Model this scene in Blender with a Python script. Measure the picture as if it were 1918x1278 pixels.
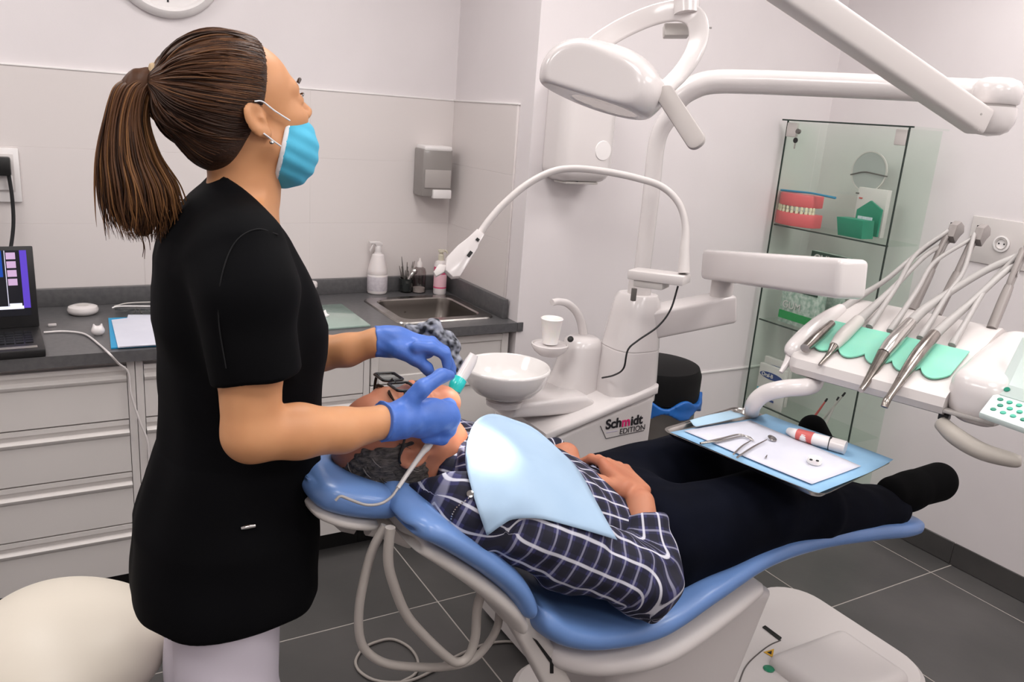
import bpy, bmesh, math, random
import numpy as np
from mathutils import Vector, Matrix

for o in list(bpy.data.objects):
    bpy.data.objects.remove(o, do_unlink=True)
scene = bpy.context.scene
COL = scene.collection
random.seed(7)
RNG = np.random.RandomState(11)

# ------------------------------------------------------------------ camera
CAM_H = 1.60
FPX = 1530.4                      # focal length in pixels of the 1918 px wide frame
YAW, PITCH, ROLL = 0.5433867, 0.2699792, 0.0753197
_fw = np.array([math.sin(YAW)*math.cos(PITCH), math.cos(YAW)*math.cos(PITCH), -math.sin(PITCH)])
_r = np.array([math.cos(YAW), -math.sin(YAW), 0.0])
_d = np.cross(_fw, _r)
_r2 = _r*math.cos(ROLL) - _d*math.sin(ROLL)
_d2 = np.cross(_fw, _r2)
CAMPOS = np.array([0.0, 0.0, CAM_H])
cam_data = bpy.data.cameras.new('camera')
cam = bpy.data.objects.new('camera', cam_data)
COL.objects.link(cam)
cam_data.sensor_fit = 'HORIZONTAL'
cam_data.sensor_width = 36.0
cam_data.lens = FPX/1918.0*36.0
cam_data.clip_start = 0.02
_m = Matrix.Identity(4)
for _i in range(3):
    _m[_i][0] = _r2[_i]; _m[_i][1] = -_d2[_i]; _m[_i][2] = -_fw[_i]; _m[_i][3] = CAMPOS[_i]
cam.matrix_world = _m
scene.camera = cam

# ------------------------------------------------------------------ world, exposure
world = bpy.data.worlds.new('room_air'); scene.world = world
world.use_nodes = True
world.node_tree.nodes['Background'].inputs[0].default_value = (0.9, 0.93, 1.0, 1)
world.node_tree.nodes['Background'].inputs[1].default_value = 0.3
scene.view_settings.view_transform = 'Standard'
scene.view_settings.look = 'None'
scene.view_settings.exposure = 0.0
scene.view_settings.gamma = 1.0
scene.view_settings.use_curve_mapping = False
scene.cycles.transparent_max_bounces = 40
PANEL_POWER = 8.8                # watts of each ceiling LED panel
PANELS = [(-.55, .75), (1.0, .35), (2.4, .2), (-.55, 2.25), (.95, 1.95), (2.4, 1.35), (.2, -1.0), (1.9, -1.0)]
LAMP_POWER = 70.0                 # dental operating lamp

def ray(px, py):
    return _r2*((px-959.0)/FPX) + _d2*((py-639.0)/FPX) + _fw
def P(px, py, **k):
    """world point where the sight line of a photo pixel meets the plane x=, y= or z= (metres)"""
    (ax, v), = k.items()
    i = 'xyz'.index(ax); d = ray(px, py)
    return CAMPOS + d*((v-CAMPOS[i])/d[i])
def A(px, py, D):
    return CAMPOS + ray(px, py)*D

# ------------------------------------------------------------------ materials
def lin(c):
    if isinstance(c, str):
        c = c.lstrip('#'); c = [int(c[i:i+2], 16)/255 for i in (0, 2, 4)]
    return [x/12.92 if x <= .04045 else ((x+.055)/1.055)**2.4 for x in c]
MATS = {}
def mat(name, col, rough=.5, metal=0., spec=.5, noise=None, bump=None, trans=0., ior=1.45, coat=0., emit=None,
        sheen=0., sss=0., alpha=1., stretch=None, coords='Object'):
    """noise=(scale, second colour, detail); bump=(scale, strength)"""
    if name in MATS: return MATS[name]
    m = bpy.data.materials.new(name); m.use_nodes = True
    nt = m.node_tree; b = nt.nodes['Principled BSDF']
    c = lin(col)
    b.inputs['Base Color'].default_value = (*c, 1)
    b.inputs['Roughness'].default_value = rough
    b.inputs['Metallic'].default_value = metal
    b.inputs['Specular IOR Level'].default_value = spec
    b.inputs['IOR'].default_value = ior
    if trans: b.inputs['Transmission Weight'].default_value = trans
    if coat: b.inputs['Coat Weight'].default_value = coat; b.inputs['Coat Roughness'].default_value = .08
    if sheen: b.inputs['Sheen Weight'].default_value = sheen
    if sss:
        b.inputs['Subsurface Weight'].default_value = sss
        b.inputs['Subsurface Radius'].default_value = (.012, .005, .003)
        b.inputs['Subsurface Scale'].default_value = .5
    if alpha < 1: b.inputs['Alpha'].default_value = alpha
    if emit:
        b.inputs['Emission Color'].default_value = (*lin(emit[0]), 1); b.inputs['Emission Strength'].default_value = emit[1]
    tc = None
    def texco():
        nonlocal tc
        if tc is None:
            t = nt.nodes.new('ShaderNodeTexCoord'); tc = t.outputs[coords]
            if stretch:
                mp = nt.nodes.new('ShaderNodeMapping'); mp.inputs['Scale'].default_value = stretch
                nt.links.new(tc, mp.inputs['Vector']); tc = mp.outputs[0]
        return tc
    if noise:
        n = nt.nodes.new('ShaderNodeTexNoise'); n.inputs['Scale'].default_value = noise[0]
        n.inputs['Detail'].default_value = noise[2] if len(noise) > 2 else 3
        nt.links.new(texco(), n.inputs['Vector'])
        mx = nt.nodes.new('ShaderNodeMix'); mx.data_type = 'RGBA'
        rp = nt.nodes.new('ShaderNodeMapRange'); rp.inputs[1].default_value = .35; rp.inputs[2].default_value = .65
        nt.links.new(n.outputs[0], rp.inputs[0]); nt.links.new(rp.outputs[0], mx.inputs[0])
        mx.inputs[6].default_value = (*c, 1); mx.inputs[7].default_value = (*lin(noise[1]), 1)
        nt.links.new(mx.outputs[2], b.inputs['Base Color'])
    if bump:
        n2 = nt.nodes.new('ShaderNodeTexNoise'); n2.inputs['Scale'].default_value = bump[0]; n2.inputs['Detail'].default_value = 4
        nt.links.new(texco(), n2.inputs['Vector'])
        bp = nt.nodes.new('ShaderNodeBump'); bp.inputs['Strength'].default_value = bump[1]; bp.inputs['Distance'].default_value = .01
        nt.links.new(n2.outputs[0], bp.inputs['Height']); nt.links.new(bp.outputs[0], b.inputs['Normal'])
    MATS[name] = m
    return m

# ------------------------------------------------------------------ objects
def tag(o, label, cat, group=None, kind=None):
    if label: o['label'] = label
    if cat: o['category'] = cat
    if group: o['group'] = group
    if kind: o['kind'] = kind
    return o
def thing(name, label, cat, loc=(0, 0, 0), group=None):
    o = bpy.data.objects.new(name, None); COL.objects.link(o)
    o.empty_display_size = .05
    o.location = [float(v) for v in loc]
    return tag(o, label, cat, group)
def _abs_loc(o):
    return Vector(o.location) if o.parent is None else Vector((0, 0, 0))
def link(name, me, m, parent=None, smooth=True, label=None):
    o = bpy.data.objects.new(name, me); COL.objects.link(o)
    if m is not None:
        if isinstance(m, (list, tuple)):
            for q in m: me.materials.append(q)
        elif len(me.materials) == 0: me.materials.append(m)
    if smooth is True: me.shade_smooth()
    elif smooth: 
        me.shade_smooth()
        if hasattr(me, 'set_sharp_from_angle'): me.set_sharp_from_angle(angle=math.radians(smooth))
    if parent is not None:
        o.parent = parent
        o.matrix_parent_inverse = Matrix.Translation(-_abs_loc(parent))
    if label: o['label'] = label
    return o
def mesh(name, V, F, m=None, parent=None, smooth=True, label=None):
    me = bpy.data.meshes.new(name)
    me.from_pydata([tuple(map(float, v)) for v in V], [], [tuple(map(int, f)) for f in F]); me.update()
    return link(name, me, m, parent, smooth, label)
def frombm(name, bm, m=None, parent=None, smooth=40, label=None):
    me = bpy.data.meshes.new(name); bmesh.ops.recalc_face_normals(bm, faces=bm.faces); bm.to_mesh(me); bm.free()
    return link(name, me, m, parent, smooth, label)

# ------------------------------------------------------------------ shape builders (world coordinates)
def frame(z, hint=(0, 0, 1)):
    z = np.array(z, float); z /= np.linalg.norm(z)
    h = np.array(hint, float)
    if abs(z@h) > .98*np.linalg.norm(h): h = np.array([1., 0, 0]) if abs(z[0]) < .9 else np.array([0, 1., 0])
    x = np.cross(h, z); x /= np.linalg.norm(x)
    return x, np.cross(z, x), z
def add_box(bm, c, half, R=None, bevel=0., seg=2):
    c = np.array(c, float); half = np.array(half, float)
    R = np.eye(3) if R is None else np.array(R)      # columns = axes
    vs = []
    for sx in (-1, 1):
        for sy in (-1, 1):
            for sz in (-1, 1):
                vs.append(bm.verts.new(c + R@(half*[sx, sy, sz])))
    fs = [bm.faces.new([vs[i] for i in f]) for f in ((0,1,3,2),(4,6,7,5),(0,4,5,1),(2,3,7,6),(0,2,6,4),(1,5,7,3))]
    if bevel:
        es = list({e for f in fs for e in f.edges})
        bmesh.ops.bevel(bm, geom=es, offset=bevel, segments=seg, affect='EDGES', profile=.5)
def box(name, lo, hi, m, parent=None, bevel=0., seg=2, R=None, label=None):
    bm = bmesh.new(); lo = np.array(lo, float); hi = np.array(hi, float)
    add_box(bm, (lo+hi)/2, abs(hi-lo)/2, R, bevel, seg)
    return frombm(name, bm, m, parent, 40 if bevel else False, label)
def obox(name, c, half, R, m, parent=None, bevel=0., seg=2, label=None):
    bm = bmesh.new(); add_box(bm, c, half, R, bevel, seg)
    return frombm(name, bm, m, parent, 40 if bevel else False, label)
def add_prism(bm, pts, vec, bevel=0., seg=2):
    pts = [np.array(p, float) for p in pts]; vec = np.array(vec, float)
    a = [bm.verts.new(p) for p in pts]; b = [bm.verts.new(p+vec) for p in pts]
    n = len(a); fs = [bm.faces.new(a), bm.faces.new(b[::-1])]
    for i in range(n): fs.append(bm.faces.new((a[i], b[i], b[(i+1) % n], a[(i+1) % n])))
    bmesh.ops.recalc_face_normals(bm, faces=fs)
    if bevel:
        es = list({e for f in fs[:2] for e in f.edges})
        bmesh.ops.bevel(bm, geom=es, offset=bevel, segments=seg, affect='EDGES', profile=.5)
def prism(name, pts, vec, m, parent=None, bevel=0., seg=2, label=None):
    bm = bmesh.new(); add_prism(bm, pts, vec, bevel, seg)
    return frombm(name, bm, m, parent, 35, label)
def rrect(w, h, r, n=5):
    """rounded rectangle outline, half sizes w,h"""
    out = []
    for cx, cy, a0 in ((w-r, h-r, 0), (-w+r, h-r, 90), (-w+r, -h+r, 180), (w-r, -h+r, 270)):
        for i in range(n+1):
            a = math.radians(a0+90*i/n); out.append((cx+r*math.cos(a), cy+r*math.sin(a)))
    return out
def lathe_vf(prof, c, axis=(0, 0, 1), seg=32, hint=(1, 0, 0)):
    """prof: list of (radius, height); radius 0 ends close"""
    x, y, z = frame(axis, hint); c = np.array(c, float); V = []; F = []
    rows = []
    for r, h in prof:
        if r < 1e-7: rows.append([len(V)]); V.append(c+z*h)
        else:
            rows.append(list(range(len(V), len(V)+seg)))
            for i in range(seg):
                a = 2*math.pi*i/seg; V.append(c+z*h+(x*math.cos(a)+y*math.sin(a))*r)
    for a, b in zip(rows[:-1], rows[1:]):
        for i in range(seg):
            j = (i+1) % seg
            if len(a) == 1 and len(b) == 1: continue
            if len(a) == 1: F.append((a[0], b[j], b[i])) if False else F.append((a[0], b[i], b[j]))
            elif len(b) == 1: F.append((a[i], a[j], b[0]))
            else: F.append((a[i], a[j], b[j], b[i]))
    return V, F
def lathe(name, prof, c, m, parent=None, axis=(0, 0, 1), seg=32, smooth=40, label=None):
    V, F = lathe_vf(prof, c, axis, seg)
    o = mesh(name, V, F, m, parent, False, label)
    fixn(o.data, smooth); return o
def fixn(me, smooth):
    bm = bmesh.new(); bm.from_mesh(me); bmesh.ops.recalc_face_normals(bm, faces=bm.faces); bm.to_mesh(me); bm.free()
    if smooth:
        me.shade_smooth()
        if smooth is not True: me.set_sharp_from_angle(angle=math.radians(smooth))
def spline(pts, n=8):
    """Catmull-Rom through the points (rows may carry extra columns such as a radius)"""
    p = np.array(pts, float)
    if len(p) < 3: 
        t = np.linspace(0, 1, n+1)[:, None]; return p[0]*(1-t)+p[1]*t
    q = np.vstack([2*p[0]-p[1], p, 2*p[-1]-p[-2]]); out = []
    for i in range(1, len(q)-2):
        a, b, c, d = q[i-1], q[i], q[i+1], q[i+2]
        for t in np.linspace(0, 1, n, endpoint=False):
            out.append(.5*((2*b)+(-a+c)*t+(2*a-5*b+4*c-d)*t*t+(-a+3*b-3*c+d)*t**3))
    out.append(q[-2]); return np.array(out)
def sweep_vf(path, section, hint=(0, 0, 1), scale=None, caps=True):
    """sweep a closed 2-D section along a path (parallel transport); scale: per point factor or (sx, sy)"""
    path = np.array(path, float); n = len(path); V = []; F = []
    T = np.gradient(path, axis=0); T /= np.linalg.norm(T, axis=1)[:, None]+1e-12
    x, y, _ = frame(T[0], hint); k = len(section)
    for i in range(n):
        x = x - T[i]*(x@T[i]); x /= np.linalg.norm(x); y = np.cross(T[i], x)
        s = (1, 1) if scale is None else scale[i]
        if np.isscalar(s): s = (s, s)
        for a, b in section: V.append(path[i]+x*a*s[0]+y*b*s[1])
    for i in range(n-1):
        for j in range(k):
            jj = (j+1) % k; F.append((i*k+j, i*k+jj, (i+1)*k+jj, (i+1)*k+j))
    if caps: F.append(tuple(range(k))[::-1]); F.append(tuple((n-1)*k+j for j in range(k)))
    return V, F
def circ(r=1., n=12): return [(r*math.cos(2*math.pi*i/n), r*math.sin(2*math.pi*i/n)) for i in range(n)]
def tube(name, pts, r, m, parent=None, n=8, seg=12, smooth=60, label=None, hint=(0, 0, 1)):
    """pts control points; r number or list per control point"""
    p = np.array(pts, float)
    rr = np.full(len(p), r, float) if np.isscalar(r) else np.array(r, float)
    q = spline(np.hstack([p, rr[:, None]]), n)
    V, F = sweep_vf(q[:, :3], circ(1., seg), hint, [max(v, 1e-4) for v in q[:, 3]])
    return mesh(name, V, F, m, parent, smooth, label)
def loft(name, rings, m, parent=None, caps=True, smooth=True, label=None, closed=True):
    rings = [np.array(r, float) for r in rings]; k = len(rings[0]); V = np.vstack(rings); F = []
    for i in range(len(rings)-1):
        for j in range(k if closed else k-1):
            jj = (j+1) % k; F.append((i*k+j, i*k+jj, (i+1)*k+jj, (i+1)*k+j))
    if caps and closed: F.append(tuple(range(k))[::-1]); F.append(tuple((len(rings)-1)*k+j for j in range(k)))
    o = mesh(name, V, F, m, parent, False, label); fixn(o.data, smooth); return o
def sheet(name, G, thick, m, parent=None, smooth=True, label=None):
    """grid of points (nu, nv, 3) turned into a thin solid sheet"""
    G = np.array(G, float); nu, nv = G.shape[:2]
    du = np.gradient(G, axis=0); dv = np.gradient(G, axis=1); N = np.cross(du, dv); N /= np.linalg.norm(N, axis=2)[..., None]+1e-9
    V = np.vstack([G.reshape(-1, 3), (G-N*thick).reshape(-1, 3)]); F = []; o2 = nu*nv
    I = lambda i, j: i*nv+j
    for i in range(nu-1):
        for j in range(nv-1):
            F.append((I(i, j), I(i+1, j), I(i+1, j+1), I(i, j+1))); F.append((o2+I(i, j), o2+I(i, j+1), o2+I(i+1, j+1), o2+I(i+1, j)))
    for i in range(nu-1):
        for j in (0, nv-1): F.append((I(i, j), I(i+1, j), o2+I(i+1, j), o2+I(i, j)))
    for j in range(nv-1):
        for i in (0, nu-1): F.append((I(i, j), I(i, j+1), o2+I(i, j+1), o2+I(i, j)))
    o = mesh(name, V, F, m, parent, False, label); fixn(o.data, smooth); return o
def text(name, body, origin, xdir, ydir, size, m, parent=None, depth=.0006, label=None, bold=0.):
    """flat lettering: starts at origin, runs along xdir, letters stand along ydir"""
    cu = bpy.data.curves.new(name, 'FONT'); cu.body = body; cu.size = size; cu.extrude = depth; cu.offset = bold
    to = bpy.data.objects.new(name, cu); COL.objects.link(to)
    bpy.context.view_layer.update()
    me = bpy.data.meshes.new_from_object(to.evaluated_get(bpy.context.evaluated_depsgraph_get()))
    COL.objects.unlink(to); bpy.data.objects.remove(to)
    x = Vector(xdir).normalized(); y = Vector(ydir); y = (y-x*y.dot(x)).normalized(); z = x.cross(y)
    M = Matrix.Identity(4)
    for i in range(3): M[i][0] = x[i]; M[i][1] = y[i]; M[i][2] = z[i]; M[i][3] = float(origin[i])
    me.transform(M); me.materials.clear()
    return link(name, me, m, parent, False, label)

# ------------------------------------------------------------------ distance-field modelling for bodies, cloth and cushions
def cap(p, a, b, ra, rb=None):
    a = np.array(a, np.float32); b = np.array(b, np.float32); rb = ra if rb is None else rb
    ba = b-a; t = np.clip(((p-a)@ba)/max(float(ba@ba), 1e-9), 0, 1)
    return np.linalg.norm(p-a-t[:, None]*ba, axis=1)-(ra+t*(rb-ra))
def chain(p, pts, rs, k=.01):
    d = None
    for i in range(len(pts)-1):
        e = cap(p, pts[i], pts[i+1], rs[i], rs[i+1]); d = e if d is None else smin(d, e, k)
    return d
def ell(p, c, r, R=None):
    q = p-np.array(c, np.float32)
    if R is not None: q = q@np.array(R, np.float32)
    r = np.array(r, np.float32)
    k0 = np.linalg.norm(q/r, axis=1); k1 = np.linalg.norm(q/(r*r), axis=1)+1e-9
    return k0*(k0-1)/k1
def rbox(p, c, h, rad, R=None):
    q = p-np.array(c, np.float32)
    if R is not None: q = q@np.array(R, np.float32)
    q = abs(q)-(np.array(h, np.float32)-rad)
    return np.linalg.norm(np.maximum(q, 0), axis=1)+np.minimum(q.max(axis=1), 0)-rad
def smin(a, b, k):
    h = np.maximum(k-abs(a-b), 0)/k
    return np.minimum(a, b)-h*h*k*.25
def smax(a, b, k): return -smin(-a, -b, k)
def union(k, *ds):
    d = ds[0]
    for e in ds[1:]: d = smin(d, e, k)
    return d
def plane(p, c, n):
    n = np.array(n, np.float32); n = n/np.linalg.norm(n)
    return (p-np.array(c, np.float32))@n
def wob(p, s, amp, seed=0):
    """cheap smooth pseudo-noise for folds"""
    r = np.random.RandomState(seed); d = 0
    for i in range(5):
        k = r.normal(size=3)*s; d = d+np.sin(p@k.astype(np.float32)+r.rand()*6.28)
    return (amp*d/2.2).astype(np.float32)
def sdf_vf(fn, lo, hi, res):
    lo = np.array(lo, float); hi = np.array(hi, float)
    B = 6
    nb = np.maximum(np.ceil((hi-lo)/(res*B)).astype(int), 1); n = nb*B+1
    ax = [lo[i]+res*np.arange(n[i]) for i in range(3)]
    # coarse pass on block centres
    cx = [lo[i]+res*B*(np.arange(nb[i])+.5) for i in range(3)]
    C = np.stack(np.meshgrid(*cx, indexing='ij'), -1).reshape(-1, 3).astype(np.float32)
    d = fn(C); near = (abs(d) < res*B*1.35).reshape(nb)
    act = np.zeros(nb+2, bool)
    act[1:-1, 1:-1, 1:-1] = near
    val = np.repeat(np.repeat(np.repeat(d.reshape(nb), B, 0), B, 1), B, 2)
    val = np.pad(val, ((0, 1),)*3, mode='edge').astype(np.float32)
    need = np.repeat(np.repeat(np.repeat(near, B, 0), B, 1), B, 2)
    need = np.pad(need, ((0, 1),)*3)
    for a in range(3): need = need | np.roll(need, 1, a)
    idx = np.argwhere(need)
    for s in range(0, len(idx), 400000):
        q = idx[s:s+400000]; pts = (lo+q*res).astype(np.float32)
        val[q[:, 0], q[:, 1], q[:, 2]] = fn(pts)
    s = val < 0
    cells = [n[i]-1 for i in range(3)]
    acc = np.zeros((*cells, 3), np.float32); cnt = np.zeros(cells, np.float32)
    for a in range(3):
        b, c = (a+1) % 3, (a+2) % 3
        sl0 = [slice(None)]*3; sl1 = [slice(None)]*3; sl0[a] = slice(0, -1); sl1[a] = slice(1, None)
        v0 = val[tuple(sl0)]; v1 = val[tuple(sl1)]; cr = (v0 < 0) != (v1 < 0)
        e = np.argwhere(cr); t = v0[cr]/(v0[cr]-v1[cr])
        pos = e.astype(np.float32); pos[:, a] += t
        for ob in (0, -1):
            for oc in (0, -1):
                q = e.copy(); q[:, b] += ob; q[:, c] += oc
                ok = (q[:, b] >= 0) & (q[:, c] >= 0) & (q[:, b] < cells[b]) & (q[:, c] < cells[c])
                np.add.at(acc, tuple(q[ok].T), pos[ok]); np.add.at(cnt, tuple(q[ok].T), 1)
    has = cnt > 0; vid = np.full(cells, -1, int); vid[has] = np.arange(has.sum())
    V = lo+acc[has]/cnt[has][:, None]*res
    F = []
    for a in range(3):
        b, c = (a+1) % 3, (a+2) % 3
        sl0 = [slice(None)]*3; sl1 = [slice(None)]*3; sl0[a] = slice(0, -1); sl1[a] = slice(1, None)
        s0 = s[tuple(sl0)]; s1 = s[tuple(sl1)]; e = np.argwhere(s0 != s1)
        ok = (e[:, b] > 0) & (e[:, c] > 0) & (e[:, b] < cells[b]) & (e[:, c] < cells[c]); e = e[ok]
        if not len(e): continue
        def g(ob, oc):
            q = e.copy(); q[:, b] += ob; q[:, c] += oc; return vid[tuple(q.T)]
        quad = np.stack([g(-1, -1), g(0, -1), g(0, 0), g(-1, 0)], 1)
        fl = ~s0[tuple(e.T)]; quad[fl] = quad[fl][:, ::-1]; F.append(quad)
    F = np.vstack(F)
    # one Newton step on to the true surface
    for _ in range(1):
        p = V.astype(np.float32); d = fn(p); h = res*.3; g = np.zeros_like(V)
        for a in range(3):
            dp = np.zeros(3, np.float32); dp[a] = h; g[:, a] = (fn(p+dp)-d)/h
        gl = np.linalg.norm(g, axis=1)[:, None]+1e-6
        V = V-np.clip(d[:, None]/gl, -res*.6, res*.6)*g/gl
    return V, F
def sdf(name, fn, lo, hi, res, m, parent=None, label=None, drop=None):
    V, F = sdf_vf(fn, lo, hi, res)
    if drop is not None:                       # remove faces where drop(points) is True (open ends of garments)
        c = V[F].mean(1); F = F[~drop(c)]
        u = np.unique(F); mp = np.full(len(V), -1); mp[u] = np.arange(len(u)); V = V[u]; F = mp[F]
    me = bpy.data.meshes.new(name)
    me.vertices.add(len(V)); me.vertices.foreach_set('co', V.astype(np.float32).ravel())
    me.loops.add(F.size); me.loops.foreach_set('vertex_index', F.astype(np.int32).ravel())
    me.polygons.add(len(F)); me.polygons.foreach_set('loop_start', np.arange(0, F.size, 4, dtype=np.int32))
    me.update(calc_edges=True); me.validate()
    return link(name, me, m, parent, True, label)
def set_uv(o, fn):
    me = o.data; uv = me.uv_layers.new(name='UVMap')
    co = np.empty(len(me.vertices)*3, np.float32); me.vertices.foreach_get('co', co); co = co.reshape(-1, 3)
    w = fn(co).astype(np.float32)
    li = np.empty(len(me.loops), np.int32); me.loops.foreach_get('vertex_index', li)
    uv.data.foreach_set('uv', w[li].ravel())
def copy_tree(o, parent=None, off=None):
    c = o.copy(); COL.objects.link(c)
    if parent is not None: c.parent = parent
    for ch in list(o.children): copy_tree(ch, c)
    return c
# ================================================================== the room
M_wall = mat('wall_paint', '#dfd9da', .55, noise=(3.0, '#dbd5d6', 4), bump=(180, .02))
M_tile = mat('wall_tile_glaze', '#dad3d1', .35, noise=(1.3, '#d7d0ce', 2))
M_grout_w = mat('wall_grout', '#d6cfcd', .5)
M_trim = mat('white_tile_trim', '#e8e4e3', .35)
M_ceil = mat('ceiling_paint', '#f0eeec', .8)
M_floor = mat('floor_stoneware', '#575554', .33, noise=(2.2, '#474645', 8), bump=(30, .03))
M_floorg = mat('floor_grout', '#aaa49e', .8)
M_base = mat('skirting_stoneware', '#4a4847', .35, noise=(4, '#403e3e', 5))

XB, YC, XN, YA = 3.08, 2.54, 1.55, 3.16       # right wall, centre wall, alcove side wall, back wall
X0, Y0, ZC = -1.9, -1.9, 2.66
def struct(o, kind='structure'): o['kind'] = kind; return o
floor = struct(box('floor', (X0-.1, Y0-.1, -.06), (XB+.1, YA+.1, -.0007), M_floorg))
DX, DY, G = .614, .5905, .0022
tile_cache = {}
for i in range(-5, 4):
    for j in range(-6, 4):
        xa, xb = max(1.094+DX*i, X0), min(1.094+DX*(i+1), XB)
        ya, yb = max(1.576+DY*j, Y0), min(1.576+DY*(j+1), YA)
        if xb-xa < .02 or yb-ya < .02: continue
        key = (round(xb-xa, 3), round(yb-ya, 3))
        if key not in tile_cache:
            bm = bmesh.new(); add_box(bm, (0, 0, -.005), ((xb-xa)/2-G, (yb-ya)/2-G, .005), bevel=.0006, seg=1)
            me = bpy.data.meshes.new('floor_tile'); bmesh.ops.recalc_face_normals(bm, faces=bm.faces); bm.to_mesh(me); bm.free()
            me.materials.append(M_floor); tile_cache[key] = me
        o = bpy.data.objects.new('floor_tile', tile_cache[key]); COL.objects.link(o)
        o.parent = floor; o.location = ((xa+xb)/2, (ya+yb)/2, 0)
struct(box('ceiling', (X0-.1, Y0-.1, ZC), (XB+.1, YA+.1, ZC+.1), M_ceil))
wall_back = struct(box('wall_back', (X0-.1, YA, 0), (XN+.1, YA+.1, ZC), M_wall))
wall_alcove = struct(box('wall_alcove', (XN, YC+.1, 0), (XN+.1, YA, ZC), M_wall))
wall_center = struct(box('wall_center', (XN, YC, 0), (XB+.1, YC+.1, ZC), M_wall))
wall_right = struct(box('wall_right', (XB, Y0-.1, 0), (XB+.1, YC, ZC), M_wall))
struct(box('wall_left', (X0-.1, Y0, 0), (X0, YA, ZC), M_wall))
struct(box('wall_front', (X0, Y0-.1, 0), (XB, Y0, ZC), M_wall))
# splash-back wall tiles, 60 x 25 cm, with a white closing strip on top
ZT = 1.634
def wtile(parent, lo, hi):
    o = box('wall_tile', lo, hi, M_tile, parent, bevel=.0004, seg=1); return o
r0 = box('grout_bed', (X0, YA-.0074, .86), (XN, YA, ZT), M_grout_w, wall_back)
r1 = box('grout_bed', (XN-.0074, 2.64, .86), (XN, YA-.0074, ZT), M_grout_w, wall_alcove)
for row in range(4):
    zb, zt = max(ZT-.25*(row+1), .86), ZT-.25*row
    x = XN-.008
    while x > X0+.02:
        xa = max(x-.6, X0); wtile(wall_back, (xa+.0004, YA-.008, zb+.0004), (x-.0004, YA-.0045, zt-.0004)); x -= .6
    for ya, yb in ((2.64, YA-.008),):
        wtile(wall_alcove, (XN-.008, ya+.0008, zb+.0008), (XN-.0045, yb-.0008, zt-.0008))
box('tile_trim', (X0, YA-.011, ZT), (XN-.011, YA, ZT+.007), M_trim, wall_back, bevel=.002)
box('tile_trim', (XN-.011, 2.628, ZT), (XN, YA, ZT+.007), M_trim, wall_alcove, bevel=.002)
box('tile_trim', (XN-.009, 2.632, .86), (XN, 2.64, ZT), M_tile, wall_alcove, bevel=.002)
# dark stoneware skirting
sk = struct(box('baseboard_right', (XB-.006, Y0, 0), (XB, YC, .09), M_floorg))
y = 1.583+.59*2
while y > Y0:
    a = max(y-.59, Y0); b = min(y, YC)
    if b-a > .02: box('skirting_tile', (XB-.012, a+.0015, .002), (XB-.004, b-.0015, .094), M_base, sk, bevel=.001, seg=1)
    y -= .59
sk = struct(box('baseboard_center', (XN, YC-.006, 0), (XB-.012, YC, .09), M_floorg))
x = XN
while x < XB-.03:
    b = min(x+.6, XB-.013); box('skirting_tile', (x+.0015, YC-.012, .002), (b-.0015, YC-.004, .094), M_base, sk, bevel=.001, seg=1); x += .6
# cable trunking low on the centre wall
struct(box('trim_1', (2.0, YC-.006, .553), (XB, YC, .561), M_trim, bevel=.001))
# ceiling LED panels
M_led = mat('led_diffuser', '#ffffff', .6, emit=('#fff6ee', 6.0))
M_ledf = mat('led_frame', '#f2f2f2', .4)
for n, (lx, ly) in enumerate(PANELS):
    t = thing('ceiling_light', 'square white LED ceiling panel '+('above the laptop end, near the left wall', 'in front of the camera, over the chair foot', 'beside the right wall, over the keypad', 'over the worktop left of the clock', 'over the reclining patient and standing woman', 'over the glass cabinet corner', 'behind the camera on the left', 'behind the camera on the right')[n], 'ceiling light', (lx, ly, ZC), 'ceiling LED panels')
    bm = bmesh.new()
    for sx, sy, hx, hy in ((-.31, 0, .012, .322), (.31, 0, .012, .322), (0, -.31, .298, .012), (0, .31, .298, .012)):
        add_box(bm, (lx+sx, ly+sy, ZC-.006), (hx, hy, .006))
    frombm('frame', bm, M_ledf, t, False)
    box('diffuser', (lx-.298, ly-.298, ZC-.004), (lx+.298, ly+.298, ZC-.001), M_led, t)
    L = bpy.data.lights.new('led_light', 'AREA'); L.shape = 'SQUARE'; L.size = .59; L.energy = PANEL_POWER
    L.color = (1.0, .99, 1.0)
    lo = bpy.data.objects.new('led_light', L); COL.objects.link(lo); lo.location = (lx, ly, ZC-.02)

# ================================================================== worktop and cabinets
M_top = mat('worktop_laminate', '#5c5b5c', .3, noise=(60, '#525153', 3))
M_cab = mat('cabinet_lacquer', '#d2cdca', .32)
M_cabin = mat('cabinet_carcass', '#c6c1be', .5)
M_dark = mat('toe_kick_black', '#121212', .6)
ZW, YF = .85, 2.535
bm = bmesh.new()
SX0, SX1, SY0, SY1 = 1.145, 1.475, 2.655, 2.975      # sink cut-out
for lo, hi in (((X0, YF, ZW-.034), (SX0, YA-.008, ZW)), ((SX1, YF, ZW-.034), (XN, YA-.008, ZW)),
               ((SX0, YF, ZW-.034), (SX1, SY0, ZW)), ((SX0, SY1, ZW-.034), (SX1, YA-.008, ZW))):
    lo = np.array(lo); hi = np.array(hi); add_box(bm, (lo+hi)/2, (hi-lo)/2)
# the last strip stands proud of the tile end
add_box(bm, ((XN+.012), (YF+YC)/2-.001, ZW-.017), (.012, (YC-YF)/2+.0015, .017))
wt = thing('worktop', 'long dark grey laminate worktop running under the tiled wall', 'worktop', (0, 2.85, ZW))
frombm('slab', bm, M_top, wt, False)
box('backsplash', (X0, YA-.03, ZW), (XN-.03, YA-.008, ZW+.062), M_top, wt, bevel=.002)
box('side_backsplash', (XN-.03, 2.60, ZW), (XN-.008, YA-.008, ZW+.075), M_top, wt, bevel=.002)

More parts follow.
